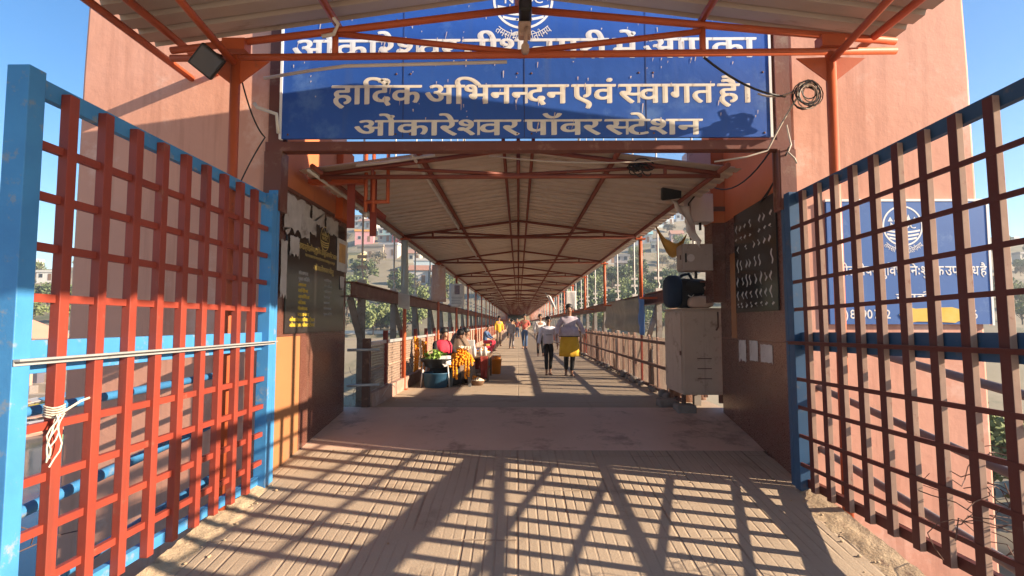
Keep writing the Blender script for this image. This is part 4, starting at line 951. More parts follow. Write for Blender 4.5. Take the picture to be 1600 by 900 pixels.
def person(label, loc, rz, J, h=1.7, shirt=None, sleeves=1.0, shirt_hem=0.0, trousers=None, leg_to=.96, skirt=None, hair='short', group=None, shirt_r=1.0, head_turn=0, extra=None, cat='person'):
    """J: joints of the figure in metres for a 1.7 m person, facing -Y; returns the root"""
    root = thing('person', label, cat, loc, rz, group); k = h/1.7; root.scale = (k, k, k)
    P = dict(pelvis=(0, 0, .93), waist=(0, 0, 1.08), chest=(0, 0, 1.30), neck=(0, .01, 1.45), head=(0, -.012, 1.60),
             shl=(.160, .01, 1.375), shr=(-.160, .01, 1.375), ell=(.23, .02, 1.13), elr=(-.23, .02, 1.13), wrl=(.235, -.04, .89), wrr=(-.235, -.04, .89),
             hil=(.085, 0, .90), hir=(-.085, 0, .90), knl=(.09, -.01, .50), knr=(-.09, -.01, .50), anl=(.09, .02, .085), anr=(-.09, .02, .085))
    P.update(J)
    hd = Vector(P['head']); nk = Vector(P['neck']); up = (hd-nk).normalized()
    face = Matrix.Rotation(head_turn, 3, 'Z') @ Vector((0, -1, 0)); face = (face-up*face.dot(up)).normalized()
    ch = [[('pelvis', P['pelvis'], (.13, .10)), ('waist', P['waist'], (.115, .085)), ('chest', P['chest'], (.135, .10)), ('neckb', L(P['chest'], P['neck'], .75), (.075, .065)), ('neck', P['neck'], .054),
           ('jaw', tuple(nk.lerp(hd, .45)+face*.018), (.062, .068)), ('mid', tuple(hd+face*.004), (.080, .094)), ('crown', tuple(hd+up*.072), (.068, .080))],
          [('mid', None, 0), ('nose', tuple(hd+face*.104-up*.02), (.012, .012))]]
    ch[1][0] = ch[0][6]
    for s, q in (('l', 1), ('r', -1)):
        sh, el, wr = P['sh'+s], P['el'+s], P['wr'+s]
        d = (Vector(wr)-Vector(el)).normalized()
        palm = Vector(wr)+d*.055; side = Vector((q, 0, 0)); side = (side-d*side.dot(d)); side = side.normalized() if side.length > .1 else Vector((0, 1, 0)); fr = d.cross(side).normalized()
        ch.append([('chest', P['chest'], .1), ('sh'+s, sh, .058), ('um'+s, L(sh, el, .5), .046), ('el'+s, el, .038), ('fm'+s, L(el, wr, .35), .038), ('wr'+s, wr, (.028, .022)), ('pa'+s, tuple(palm), (.036, .018))])
        for f in range(4):
            b_ = palm+d*.035+fr*(.027-.018*f); ln = (.060, .070, .065, .050)[f]
            ch.append([('pa'+s, tuple(palm), .03), ('f%d0' % f+s, tuple(b_), .0095), ('f%d1' % f+s, tuple(b_+d*ln*.55-side*.008), .0088), ('f%d2' % f+s, tuple(b_+d*ln-side*.022), .0075)])
        t0 = Vector(wr)+d*.03+fr*.03
        ch.append([('wr'+s, wr, .025), ('t0'+s, tuple(t0), .011), ('t1'+s, tuple(t0+d*.035+fr*.018), .010), ('t2'+s, tuple(t0+d*.06+fr*.016-side*.008), .008)])
        hi, kn, an = P['hi'+s], P['kn'+s], P['an'+s]; ft = P.get('ft'+s) or (an[0]+.02*q, an[1]-.12, .03)
        ch.append([('pelvis', P['pelvis'], .1), ('hi'+s, hi, .088), ('th'+s, L(hi, kn, .5), .072), ('kn'+s, kn, .052), ('ca'+s, L(kn, an, .35), .054), ('an'+s, an, .034),
                   ('he'+s, (an[0], an[1]+.01, max(.035, an[2]-.05)), .034), ('ft'+s, ft, (.038, .024)), ('to'+s, (ft[0]+(ft[0]-an[0])*.35, ft[1]+(ft[1]-an[1])*.4, ft[2]-.005), (.034, .016))])
    skin_mesh('body', ch, 'skin', root)
    for s in (-1, 1):
        rt = up.cross(face).normalized()
        MB().ball(tuple(hd+face*.086+rt*.032*s+up*.008), .009, .007, .006, 8, 5).build('eye', 'eye', root)
        MB().ball(tuple(hd+rt*.086*s-up*.01+face*-.01), .012, .02, .03, 8, 5).build('ear', 'skin', root)
    hb = MB(); c0 = hd+up*.052-face*.034; rotm = Matrix((up.cross(face), -face, up)).transposed()
    hb.ball(tuple(c0), .090, .092, .088, 14, 9, rotm)
    if hair != 'short':
        for i in range(7): hb.ball(tuple(nk.lerp(hd, .9-.22*i*.8)-face*(.075+.012*math.sin(i))-Vector((0, 0, .02*i))), .060-.004*i, .035, .05, 10, 6)
        if hair == 'bun': hb.ball(tuple(hd-face*.12-up*.01), .05)
    hb.build('hair', 'hair', root)
    if shirt:
        r = shirt_r; hem = L(P['pelvis'], P['waist'], -.05-shirt_hem)
        c = [[('pelvis', hem, (.165*r, .125*r)), ('waist', P['waist'], (.152*r, .115*r)), ('chest', P['chest'], (.165*r, .125*r)), ('nb', L(P['chest'], P['neck'], .86), (.082, .072))]]
        for s in 'lr':
            a = [('chest', P['chest'], .1), ('sh'+s, P['sh'+s], .076*r), ('um'+s, L(P['sh'+s], P['el'+s], .5), .066*r)]
            if sleeves > .3: a += [('el'+s, P['el'+s], .056*r)]
            if sleeves > .6: a += [('fm'+s, L(P['el'+s], P['wr'+s], .5), .050*r), ('wr'+s, L(P['el'+s], P['wr'+s], .93), .042*r)]
            c.append(a)
        skin_mesh('shirt', c, shirt, root)
    if trousers:
        c = [[('pelvis', P['pelvis'], (.150, .118)), ('wb', L(P['pelvis'], P['waist'], .5), (.142, .11))]]
        for s in 'lr':
            kn, an = P['kn'+s], P['an'+s]
            c.append([('pelvis', P['pelvis'], .1), ('hi'+s, P['hi'+s], .098), ('th'+s, L(P['hi'+s], kn, .5), .084), ('kn'+s, kn, .066), ('ca'+s, L(kn, an, .4), .062), ('an'+s, L(kn, an, leg_to), .048)])
        skin_mesh('trousers', c, trousers, root)
    for s in 'lr':
        an = P['an'+s]; ft = P.get('ft'+s) or (an[0]+(.02 if s == 'l' else -.02), an[1]-.12, .03)
        d = Vector((ft[0]-an[0], ft[1]-an[1], 0)).normalized(); n = Vector((-d.y, d.x, 0)); c0 = Vector((an[0], an[1], 0)); z = max(0, ft[2]-.03)
        pts = [c0-d*.06+n*.03, c0-d*.06-n*.03, c0+d*.12-n*.045, c0+d*.18-n*.03, c0+d*.19+n*.02, c0+d*.12+n*.045]
        MB().prism([(p.x, p.y, z) for p in pts], (0, 0, .018)).build('sandal', 'sole', root)
    return root
def flared(name, root, m, c, prof, sx=1, sy=1, fold=.05, nf=9, seed=0, n=40, solid=.006):
    """cloth hanging round a centre: prof = (radius, z) from top to hem, with folds growing to the hem"""
    mb = MB(); k = len(prof)
    for i, (r, z) in enumerate(prof):
        for j in range(n):
            t = 2*math.pi*j/n; q = r*(1+fold*(i/(k-1))*math.sin(nf*t+seed+.6*math.sin(2*t+seed)))
            mb.v.append((c[0]+q*math.cos(t)*sx, c[1]+q*math.sin(t)*sy, c[2]+z))
    for i in range(k-1):
        for j in range(n): mb.f.append([i*n+j, i*n+(j+1) % n, (i+1)*n+(j+1) % n, (i+1)*n+j]); mb.sm.append(True)
    return mb.build(name, m, root, solid=solid)
Zd = DZ
# the walking pair
w1 = person('walker in a loose pale printed top over a mustard yellow kurta', (1.20, 12.9, Zd), 0, dict(
    ell=(.29, .0, 1.17), elr=(-.28, .03, 1.17), wrl=(.36, -.06, .97), wrr=(-.31, -.10, .97),
    knl=(.075, -.08, .51), anl=(.05, -.03, .085), knr=(-.075, -.02, .50), anr=(-.07, .14, .10)), 1.66, trousers='black_cloth', leg_to=.92, hair='bun', shirt='printed_cloth', shirt_r=1.1, sleeves=1)
flared('kurta', w1, 'mustard', (0, 0, 0), [(.15, 1.1), (.19, .98), (.225, .82), (.24, .62), (.25, .47)], 1, .66, .05, 7, 1)
flared('top_hem', w1, 'printed_cloth', (0, 0, 0), [(.20, 1.18), (.225, 1.08), (.235, 1.0), (.237, .955)], 1, .66, .06, 6, 2)
flared('hem_border', w1, 'navy', (0, 0, 0), [(.239, .957), (.240, .938)], 1, .66, .06, 6, 2)
w2 = person('slim walker in a pale lilac sweatshirt and black trousers', (.72, 13.2, Zd), R(4), dict(
    ell=(.25, .05, 1.14), elr=(-.25, .01, 1.14), wrl=(.27, .0, .90), wrr=(-.30, -.08, .90),
    knl=(.08, -.02, .50), anl=(.06, .10, .09), knr=(-.07, -.09, .51), anr=(-.06, -.04, .085)), 1.38, shirt='lilac_cloth', trousers='black_cloth', leg_to=.88, shirt_r=1.18, shirt_hem=.55)
MB().box((-.09, -.158, 1.17), (.09, -.150, 1.185)).build('chest_print', 'navy', w2)
person('man in a salmon shirt and blue jeans walking down the middle of the deck', (.31, 26.6, Zd), R(-6), dict(
    elr=(-.26, -.02, 1.15), wrr=(-.08, -.20, 1.22), ell=(.25, .03, 1.14), wrl=(.14, -.18, 1.05), knl=(.08, -.1, .51), anl=(.08, -.06, .085), anr=(-.09, .15, .10)), 1.66, shirt='salmon_cloth', sleeves=.5, trousers='jeans')
person('person in loose grey clothes standing left of the man in the salmon shirt', (-.33, 26.9, Zd), R(150), dict(anl=(.12, .05, .085)), 1.42, shirt='grey_cloth', trousers='grey_cloth', shirt_r=1.15, shirt_hem=.6)
person('person in a white top following behind the walker in the lilac sweatshirt', (.82, 20.6, Zd), R(10), dict(anl=(.1, -.1, .085)), 1.55, shirt='white_cloth', trousers='black_cloth')
person('person in a mustard dress standing by the left railing far down the bridge', (-1.05, 29.5, Zd), R(20), dict(), 1.6, shirt='mustard', trousers='brown_cloth', shirt_hem=1.2, hair='long')
far = [(-.1, 44, 'salmon_cloth', 'far walker in a red top on the middle of the deck'), (-.7, 41, 'grey_cloth', 'far walker in grey near the left posts'),
       (-.5, 55, 'mustard', 'farthest walker in yellow left of the one in blue')]
for x, y, c, lab in far:
    person(lab, (x, y, Zd), R(random.uniform(-20, 20)), dict(anl=(.1, .1, .085)), random.uniform(1.5, 1.68), shirt=c, trousers=random.choice(('black_cloth', 'jeans')))
SIT = dict(pelvis=(0, .08, .42), waist=(0, .06, .57), chest=(0, .0, .78), neck=(0, -.04, .93), head=(0, -.09, 1.07), shl=(.175, 0, .875), shr=(-.175, 0, .875),
           ell=(.24, -.12, .66), elr=(-.24, -.12, .66), wrl=(.12, -.32, .56), wrr=(-.12, -.32, .56), hil=(.09, .06, .40), hir=(-.09, .06, .40),
           knl=(.14, -.36, .44), knr=(-.14, -.36, .44), anl=(.12, -.30, .085), anr=(-.12, -.30, .085))
v1 = person('seated flower seller in a pink-red shawl and black dress', (-1.56, 11.15, Zd), R(40), SIT, 1.62, shirt='black_cloth', trousers=None, hair='bun')
flared('dress', v1, 'black_cloth', (0, -.12, 0), [(.17, .60), (.24, .52), (.30, .42), (.33, .2), (.35, .03)], 1, 1.1, .08, 8, 3)
flared('shawl', v1, 'red_cloth', (0, -.02, 0), [(.085, .945), (.16, .905), (.215, .82), (.225, .74), (.215, .66)], 1, .72, .07, 7, 4)
v2 = person('seated flower seller with bowed head in a brown shawl behind the marigold garlands', (-1.28, 11.6, Zd), R(25), dict(SIT, head=(0, -.15, 1.04), neck=(0, -.06, .92)), 1.6, shirt='brown_cloth', trousers=None, hair='long')
flared('shawl', v2, 'brown_cloth', (0, -.04, 0), [(.09, 1.09), (.14, 1.03), (.19, .92), (.26, .78), (.30, .55), (.36, .25), (.38, .04)], 1, .95, .07, 9, 5)
v3 = person('seated seller in a white top behind the table of offerings', (-1.28, 12.6, Zd), R(70), SIT, 1.6, shirt='white_cloth', trousers='maroon_cloth', hair='long')
v4 = person('seated man in blue with a red cloth over his knees, far along the left railing', (-1.45, 24.6, Zd), R(75), SIT, 1.65, shirt='jeans', trousers='red_cloth')
v5 = person('seated seller in pink beside an orange bucket', (-1.5, 15.2, Zd), R(70), SIT, 1.55, shirt='salmon_cloth', trousers='brown_cloth', hair='long')
# stools, stands and wares
def stool(label, x, y, zt, m, w=.30):
    o = root_at('stool', label, 'stool', (x, y, Zd)); part(MB().box((x-w/2, y-w/2, Zd+zt-.03), (x+w/2, y+w/2, Zd+zt)), 'seat', m, o, bevel=.01)
    for sx in (-1, 1):
        for sy in (-1, 1): part(MB().bar((x+sx*w*.52, y+sy*w*.52, Zd), (x+sx*w*.40, y+sy*w*.40, Zd+zt-.03), .05, .05), 'leg', m, o)
    return o
for x, y, z, lab in ((-1.52, 11.22, .34, 'stool under the seller in the pink-red shawl'), (-1.24, 11.68, .34, 'stool under the seller in the brown shawl'), (-1.2, 12.6, .34, 'stool under the seller in the white top'), (-1.4, 15.2, .34, 'stool under the seller in pink'), (-1.38, 24.6, .34, 'stool under the seated man in blue')):
    stool(lab, x, y, z, 'grey_cloth', .28)
stool('grey plastic stool heaped with marigold garlands', -1.13, 10.86, .46, mat('grey plastic', (.16, .155, .15), None, 4, .6), .36)
def garland(mb, pts, r, seed):
    rnd = random.Random(seed)
    for a, b in zip(pts, pts[1:]):
        a = Vector(a); b = Vector(b); n = max(1, int((b-a).length/(r*1.1)))
        for i in range(n):
            p = a.lerp(b, i/n)+Vector([rnd.uniform(-.2, .2)*r for _ in range(3)]); mb.ball(tuple(p), r*rnd.uniform(.8, 1.15), None, r*.8, 6, 4)
gr = root_at('garland_heap', 'heap of orange marigold garlands hanging over the grey plastic stool', 'flower garlands', (-1.13, 10.86, Zd+.46)); rnd = random.Random(12)
hp = MB()
for i in range(230):
    a = rnd.uniform(0, 6.28); q = rnd.random()**.6; zz = (1-q**2)*.26*rnd.uniform(.5, 1)
    hp.ball((-1.13+.24*q*math.cos(a), 10.84+.20*q*math.sin(a), Zd+.48+zz), .030*rnd.uniform(.8, 1.2), None, .024, 6, 4)
part(hp, 'flower_heap', 'marigold', gr)
for i in range(8):
    x = -1.34+.06*i; mb = MB(); ln = (.10, .30, .33, .08, .06, .31, .28, .08)[i]
    garland(mb, [(x, 10.74, Zd+.56), (x+.01, 10.64, Zd+.46), (x+.012, 10.63, Zd+.46-ln)], .027, i); part(mb, 'garland', 'marigold', gr)
pf_ = MB()
for i in range(40): pf_.ball((-1.08+rnd.uniform(-.12, .12), 10.86+rnd.uniform(-.1, .1), Zd+.73+rnd.uniform(-.02, .05)), .024, None, .018, 6, 4)
part(pf_, 'pale_flowers', 'pale_flower', gr)
hg = root_at('garland', 'orange garlands and cloth hanging on the left railing', 'flower garlands', (-2.1, 11.4, Zd+.9))
for i in range(5):
    mb = MB(); garland(mb, [(-2.13+.05*i, 11.2+.03*i, Zd+.95-.03*i), (-2.10+.055*i, 11.15, Zd+.6), (-2.12+.05*i, 11.15, Zd+.22+.05*(i % 3))], .03, 40+i); part(mb, 'strand', 'marigold' if i != 2 else 'pale_flower', hg)
tb = root_at('tub', 'blue plastic tub standing on the deck under the dark basin of leaves', 'tub', (-1.60, 10.62, Zd))
part(MB().lathe([(.20, 0), (.22, .02), (.245, .26), (.265, .27), (.262, .285), (.235, .275), (.21, .03), (0, .03)], (-1.60, 10.62, Zd), 26), 'bowl', 'tub', tb)
st = root_at('basin', 'dark basin on a stand, filled with green leaves', 'basin', (-1.60, 10.75, Zd+.3))
part(MB().lathe([(.16, 0), (.24, .03), (.33, .17), (.345, .18), (.33, .19), (.22, .06), (0, .05)], (-1.60, 10.75, Zd+.36), 26), 'bowl', 'basin', st)
for a in (40, 140, 220, 320): part(MB().tube([(-1.60+.36*math.cos(R(a)), 10.75+.36*math.sin(R(a)), Zd), (-1.60+.30*math.cos(R(a)), 10.75+.30*math.sin(R(a)), Zd+.48)], .016, 6), 'leg', 'galv', st)
rnd = random.Random(5)
def leaf_clump(mb, c, rx, ry, rz, n, s, seed):
    rd = random.Random(seed)
    for i in range(n):
        d = Vector((rd.gauss(0, 1), rd.gauss(0, 1), abs(rd.gauss(0, 1)))).normalized()*rd.random()**.4
        p = Vector(c)+Vector((d.x*rx, d.y*ry, d.z*rz)); a = Vector((rd.uniform(-1, 1), rd.uniform(-1, 1), rd.uniform(-.3, 1))).normalized(); b = a.cross(Vector((rd.uniform(-1, 1), rd.uniform(-1, 1), rd.uniform(-1, 1)))).normalized(); q = s*rd.uniform(.6, 1.3)
        mb.add([p-a*q, p+b*q*.45, p+a*q, p-b*q*.45], [(0, 1, 2, 3)])
lc = MB(); leaf_clump(lc, (-1.64, 10.72, Zd+.52), .26, .24, .18, 150, .06, 3)
o = lc.build('leaf_pile', 'greens', None, shift=(-1.6, 10.72, Zd+.5)); tag(o, 'pile of fresh green leaves in the dark basin', 'leaves')
sheet_thing('cloth', 'pale cloth laid over the front rim of the basin of leaves', 'cloth', ((-1.42, 10.47, Zd+.40), (-1.30, 10.52, Zd+.44), (-1.32, 10.66, Zd+.60), (-1.58, 10.60, Zd+.60)), 'white_cloth', wob=.02, seed=3)
tbl = root_at('table', 'low table of offerings with a maroon cloth down its near side', 'table', (-.95, 12.2, Zd))
part(MB().box((-1.22, 11.7, Zd+.48), (-.62, 13.0, Zd+.52)), 'tabletop', 'wood', tbl)
for x in (-1.18, -.66):
    for y in (11.75, 12.95): part(MB().box((x-.025, y-.025, Zd), (x+.025, y+.025, Zd+.478)), 'leg', 'wood', tbl)
part(MB().box((-1.19, 11.76, Zd+.16), (-.66, 12.94, Zd+.18)), 'shelf', 'wood', tbl)
sheet_thing('cloth', 'maroon cloth hanging over the near corner of the table of offerings', 'cloth', ((-.80, 11.62, Zd+.06), (-.67, 11.64, Zd+.06), (-.65, 11.68, Zd+.53), (-.82, 11.68, Zd+.53)), 'maroon_cloth', wob=.02, seed=8)
for i in range(7):
    x = -1.1+.12*(i % 4)+.03*math.sin(i); y = 11.8+.28*(i//2); hgt = (.16, .22, .14, .2, .12, .18, .15)[i]
    o = MB().lathe([(.0, 0), (.042, 0), (.044, hgt*.7), (.02, hgt*.85), (.022, hgt), (0, hgt)], (x, y, Zd+.521), 12).build('bottle', ('plastic_white', 'white_cloth', 'paper')[i % 3], None, shift=(x, y, Zd+.52))
    tag(o, 'white bottle of offerings standing on the low table', 'bottle', 'white bottles on the low table')
o = MB().box((-1.18, 12.1, Zd+.522), (-.98, 12.3, Zd+.86)).build('paper_bag', 'paper', None, shift=(-1.1, 12.2, Zd+.52), bevel=.01); tag(o, 'white paper bag standing among bottles on the low table', 'bag')
fb = root_at('flower_tray', 'tray of yellow marigolds at the far end of the low table', 'flower tray', (-.82, 12.75, Zd+.52))
part(MB().lathe([(0, .0), (.15, 0), (.20, .06), (.19, .065), (.14, .02), (0, .02)], (-.84, 12.72, Zd+.522), 20), 'tray', 'galv', fb)
b = MB(); rnd = random.Random(6)
for i in range(60): a = rnd.uniform(0, 6.28); q = .16*rnd.random()**.5; b.ball((-.84+q*math.cos(a), 12.72+q*math.sin(a), Zd+.57+.07*(1-q/.16)), .03, None, .022, 6, 4)
part(b, 'flowers', 'marigold', fb)
def bucket(label, x, y, r, h, m):
    o = root_at('bucket', label, 'bucket', (x, y, Zd)); part(MB().lathe([(0, 0), (r*.78, 0), (r, h), (r*1.06, h), (r*1.04, h+.012), (r*.94, h), (r*.74, .02), (0, .02)], (x, y, Zd), 20), 'body', m, o)
    part(MB().tube([(x-r*math.cos(R(a)), y, Zd+h+r*.8*math.sin(R(a))-.01) for a in range(0, 181, 20)], .005, 5), 'handle', 'galv', o); return o
bucket('large orange bucket at the near corner of the low table', -.55, 13.4, .14, .34, 'bucket_orange')
bucket('small orange bucket farther along beside the seller in pink', -.66, 16.2, .14, .26, 'bucket_orange')
bucket('sky blue bucket between the two orange buckets', -.80, 15.3, .13, .22, 'bucket_blue')
o = sup((-1.9, 13.3, Zd+.16), .25, .3, .16, 2.5, 9).build('sack', 'white_cloth', None, shift=(-1.9, 13.3, Zd)); tag(o, 'white sack slumped against the left railing behind the table', 'sack')
o = sup((-1.75, 17.5, Zd+.2), .28, .4, .20, 2.6, 11).build('sack', 'dust_white', None, shift=(-1.75, 17.5, Zd)); tag(o, 'pale dusty sack against the left railing beyond the seller in pink', 'sack')
o = sup((-1.5, 21.5, Zd+.16), .3, .4, .16, 2.6, 14).build('sack', 'beige_cloth', None, shift=(-1.5, 21.5, Zd)); tag(o, 'beige bundle on the deck before the seated man in blue', 'sack')

def basket(label, x, y, r, fl, seed, z=0):
    o = root_at('basket', label, 'basket', (x, y, Zd+z)); part(MB().lathe([(0, 0), (r*.7, 0), (r, .09), (r*1.04, .10), (r*.96, .095), (r*.66, .015), (0, .015)], (x, y, Zd+z), 18), 'bowl', 'wood', o)
    rd_ = random.Random(seed); b = MB()
    for i in range(55): a = rd_.uniform(0, 6.28); q = r*.85*rd_.random()**.5; b.ball((x+q*math.cos(a), y+q*math.sin(a), Zd+z+.07+.08*(1-q/r)), .026, None, .02, 6, 4)
    part(b, 'flowers', fl, o)
basket('flat basket of orange flowers on the deck before the low table', -.92, 11.3, .19, 'marigold', 71)
basket('flat basket of pale flowers on the deck beside the heap of garlands', -.82, 10.95, .15, 'pale_flower', 72)
basket('flat basket of red flowers beyond the large orange bucket', -.85, 14.3, .20, 'red_cloth', 73)
basket('flat basket of marigolds before the seller in pink', -1.0, 15.6, .22, 'marigold', 74)
for i, (x, y, c, n_) in enumerate(((-1.55, 17.0, 'mustard', 'mustard'), (-1.45, 19.2, 'maroon_cloth', 'maroon'), (-1.6, 20.4, 'tarp_blue', 'bright blue'), (-1.3, 22.8, 'red_cloth', 'red'), (-1.5, 26.2, 'ochre_cloth', 'ochre'), (-1.4, 27.6, 'white_cloth', 'white'))):
    o = sup((x, y, Zd+.14), .22, .28, .14, 2.6, 30+i).build('bundle', c, None, shift=(x, y, Zd)); tag(o, '%s cloth bundle on the deck along the left railing' % n_, 'bundle')
M['ghat_stone'] = mat('bathing step stone', (.42, .33, .25), (.34, .27, .2), .5, .9, dirt=(.24, .19, .14), dirt_amt=.4, dirt_scale=.6)
M['ghat_white'] = mat('limewashed parapet', (.62, .58, .52), (.52, .47, .42), .6, .85)
# ------------------------------------------------------------------ hillside: trees and houses
M['leaf'] = mat('tree leaves', (.135, .165, .07), (.09, .115, .05), .6, .8, spec=.2)
M['leaf_light'] = mat('yellow green leaves', (.21, .235, .09), (.15, .18, .07), .6, .8, spec=.2)
M['leaf_dry'] = mat('dry scrub leaves', (.25, .215, .145), (.19, .165, .11), .6, .9, spec=.1)
M['bark'] = mat('bark', (.12, .085, .06), (.08, .06, .045), 3, .9)
def make_tree(name, label, h, spread, n, leaf, s, seed, trunk=.35, group=None):
    rd = random.Random(seed); t = thing(name, label, 'tree', (0, 0, -500), 0, group)
    tr_ = MB(); th = h*trunk; tr_.tube([(0, 0, -.6), (.1, 0, th*.5), (0, .1, th), (.15, 0, h*.75)], [h*.030, h*.024, h*.018, h*.007], 7)
    cl = []
    for i in range(11):
        a = rd.uniform(0, 6.28); q = spread*rd.uniform(.25, .8); z = th+(h-th)*rd.uniform(.12, .85); c = (q*math.cos(a), q*math.sin(a), z)
        cl.append((c, spread*rd.uniform(.28, .5))); tr_.tube([(0, 0, th*rd.uniform(.7, 1.1)), tuple(Vector(c)*.6+Vector((0, 0, th*.35))), c], [h*.011, h*.008, h*.003], 5)
    cl.append(((0, 0, h*.82), spread*.45))
    tr_.build('trunk', 'bark', t)
    cr = MB()
    for (c, r) in cl:
        for i in range(n//len(cl)):
            d = Vector((rd.gauss(0, 1), rd.gauss(0, 1), rd.gauss(0, .8))).normalized()*rd.random()**.45*r*rd.uniform(.8, 1.2)
            p = Vector(c)+d; a = Vector((rd.uniform(-1, 1), rd.uniform(-1, 1), rd.uniform(-.6, .6))).normalized(); b = a.cross(Vector((rd.uniform(-1, 1), rd.uniform(-1, 1), rd.uniform(-1, 1)))).normalized(); q = s*rd.uniform(.6, 1.4)
            cr.add([p-a*q, p+b*q*.6, p+a*q, p-b*q*.6], [(0, 1, 2, 3)])
    cr.build('crown', leaf, t); return t
protos = [make_tree('leafy_tree', 'dark green bushy tree among others on the far hillside', 8, 3.6, 1500, 'leaf', .36, 1, .28, 'trees on the far hillside'),
          make_tree('leafy_tree', 'yellow-green rounded tree among others on the far hillside', 7, 3.4, 1400, 'leaf_light', .34, 2, .26, 'trees on the far hillside'),
          make_tree('scrub_tree', 'dry brownish scrub tree among others on the far hillside', 5, 2.8, 800, 'leaf_dry', .28, 3, .3, 'trees on the far hillside'),
          make_tree('leafy_tree', 'tall slender dark green tree among others on the far hillside', 10, 2.6, 1300, 'leaf', .34, 4, .25, 'trees on the far hillside')]
used = [0]*4; rd = random.Random(77); houses_xy = []
def plant(kind, x, y, s):
    o = protos[kind] if not used[kind] else copy_tree(protos[kind]); used[kind] = 1
    o.location = (x, y, terr(x, y)-.1); o.rotation_euler = (0, 0, rd.uniform(0, 6.28)); o.scale = (s, s, s*rd.uniform(.85, 1.15)); return o
M['win'] = mat('dark window', (.02, .022, .026), None, 4, .25, spec=.5)
HC = {}
def hcol(c):
    if c not in HC: HC[c] = mat('house paint %d' % len(HC), c, tuple(v*.86 for v in c), .4, .85, streak=tuple(v*.6 for v in c), streak_amt=.35)
    return HC[c]
def house(label, x, y, wd, dp, ht, col, roof=None, storeys=1, pitched=False, rz=0, rcol=(.30, .28, .26), cat='house'):
    z0 = min(terr(x-wd/2, y), terr(x+wd/2, y), terr(x, y-dp/2))-.4; zt = terr(x, y)+ht
    o = thing('hillside_house', label, cat, (x, y, z0), rz); H = zt-z0
    MB().box((-wd/2, -dp/2, 0), (wd/2, dp/2, H)).build('wall', hcol(col), o)
    if pitched:
        e = .35; MB().prism([(-wd/2-e, -dp/2-e, H-.05), (wd/2+e, -dp/2-e, H-.05), (wd/2+e, 0, H+1.5), (-wd/2-e, 0, H+1.5)], (0, 0, .14)).build('roof', hcol(rcol), o)
        MB().prism([(-wd/2-e, dp/2+e, H-.05), (wd/2+e, dp/2+e, H-.05), (wd/2+e, .02, H+1.5), (-wd/2-e, .02, H+1.5)], (0, 0, .14)).build('roof', hcol(rcol), o)
    else:
        b = MB().box((-wd/2-.25, -dp/2-.25, H), (wd/2+.25, dp/2+.25, H+.18)); 
        for (a0, b0, a1, b1) in ((-wd/2-.2, -dp/2-.2, wd/2+.2, -dp/2-.05), (-wd/2-.2, -dp/2-.04, -wd/2-.05, dp/2), (wd/2+.05, -dp/2-.04, wd/2+.2, dp/2)): b.box((a0, b0, H+.181), (a1, b1, H+.75))
        b.build('roof', hcol(rcol), o)
    sh = min(3.0, ht/storeys); nW = max(2, int(wd/2.4))
    for st in range(storeys):
        zb = H-ht+sh*st+.9
        for i in range(nW):
            xc = -wd/2+wd*(i+.5)/nW
            if st == 0 and i == nW//2: MB().box((xc-.5, -dp/2-.05, zb-.9), (xc+.5, -dp/2+.1, zb+1.2)).build('door', 'wood', o); continue
            f = MB().box((xc-.62, -dp/2-.06, zb-.1), (xc+.62, -dp/2-.015, zb+1.25)).build('window', hcol((.45, .42, .38)), o)
            MB().box((xc-.5, -dp/2-.08, zb), (xc+.5, -dp/2-.061, zb+1.12)).build('pane', 'win', f)
        if st: MB().box((-wd/2-.05, -dp/2-.9, H-ht+sh*st-.12), (wd/2+.05, -dp/2-.0, H-ht+sh*st)).build('balcony', hcol(rcol), o)
    houses_xy.append((x, y, max(wd, dp))); return o
def px(u, y): return (u-810)/850*y
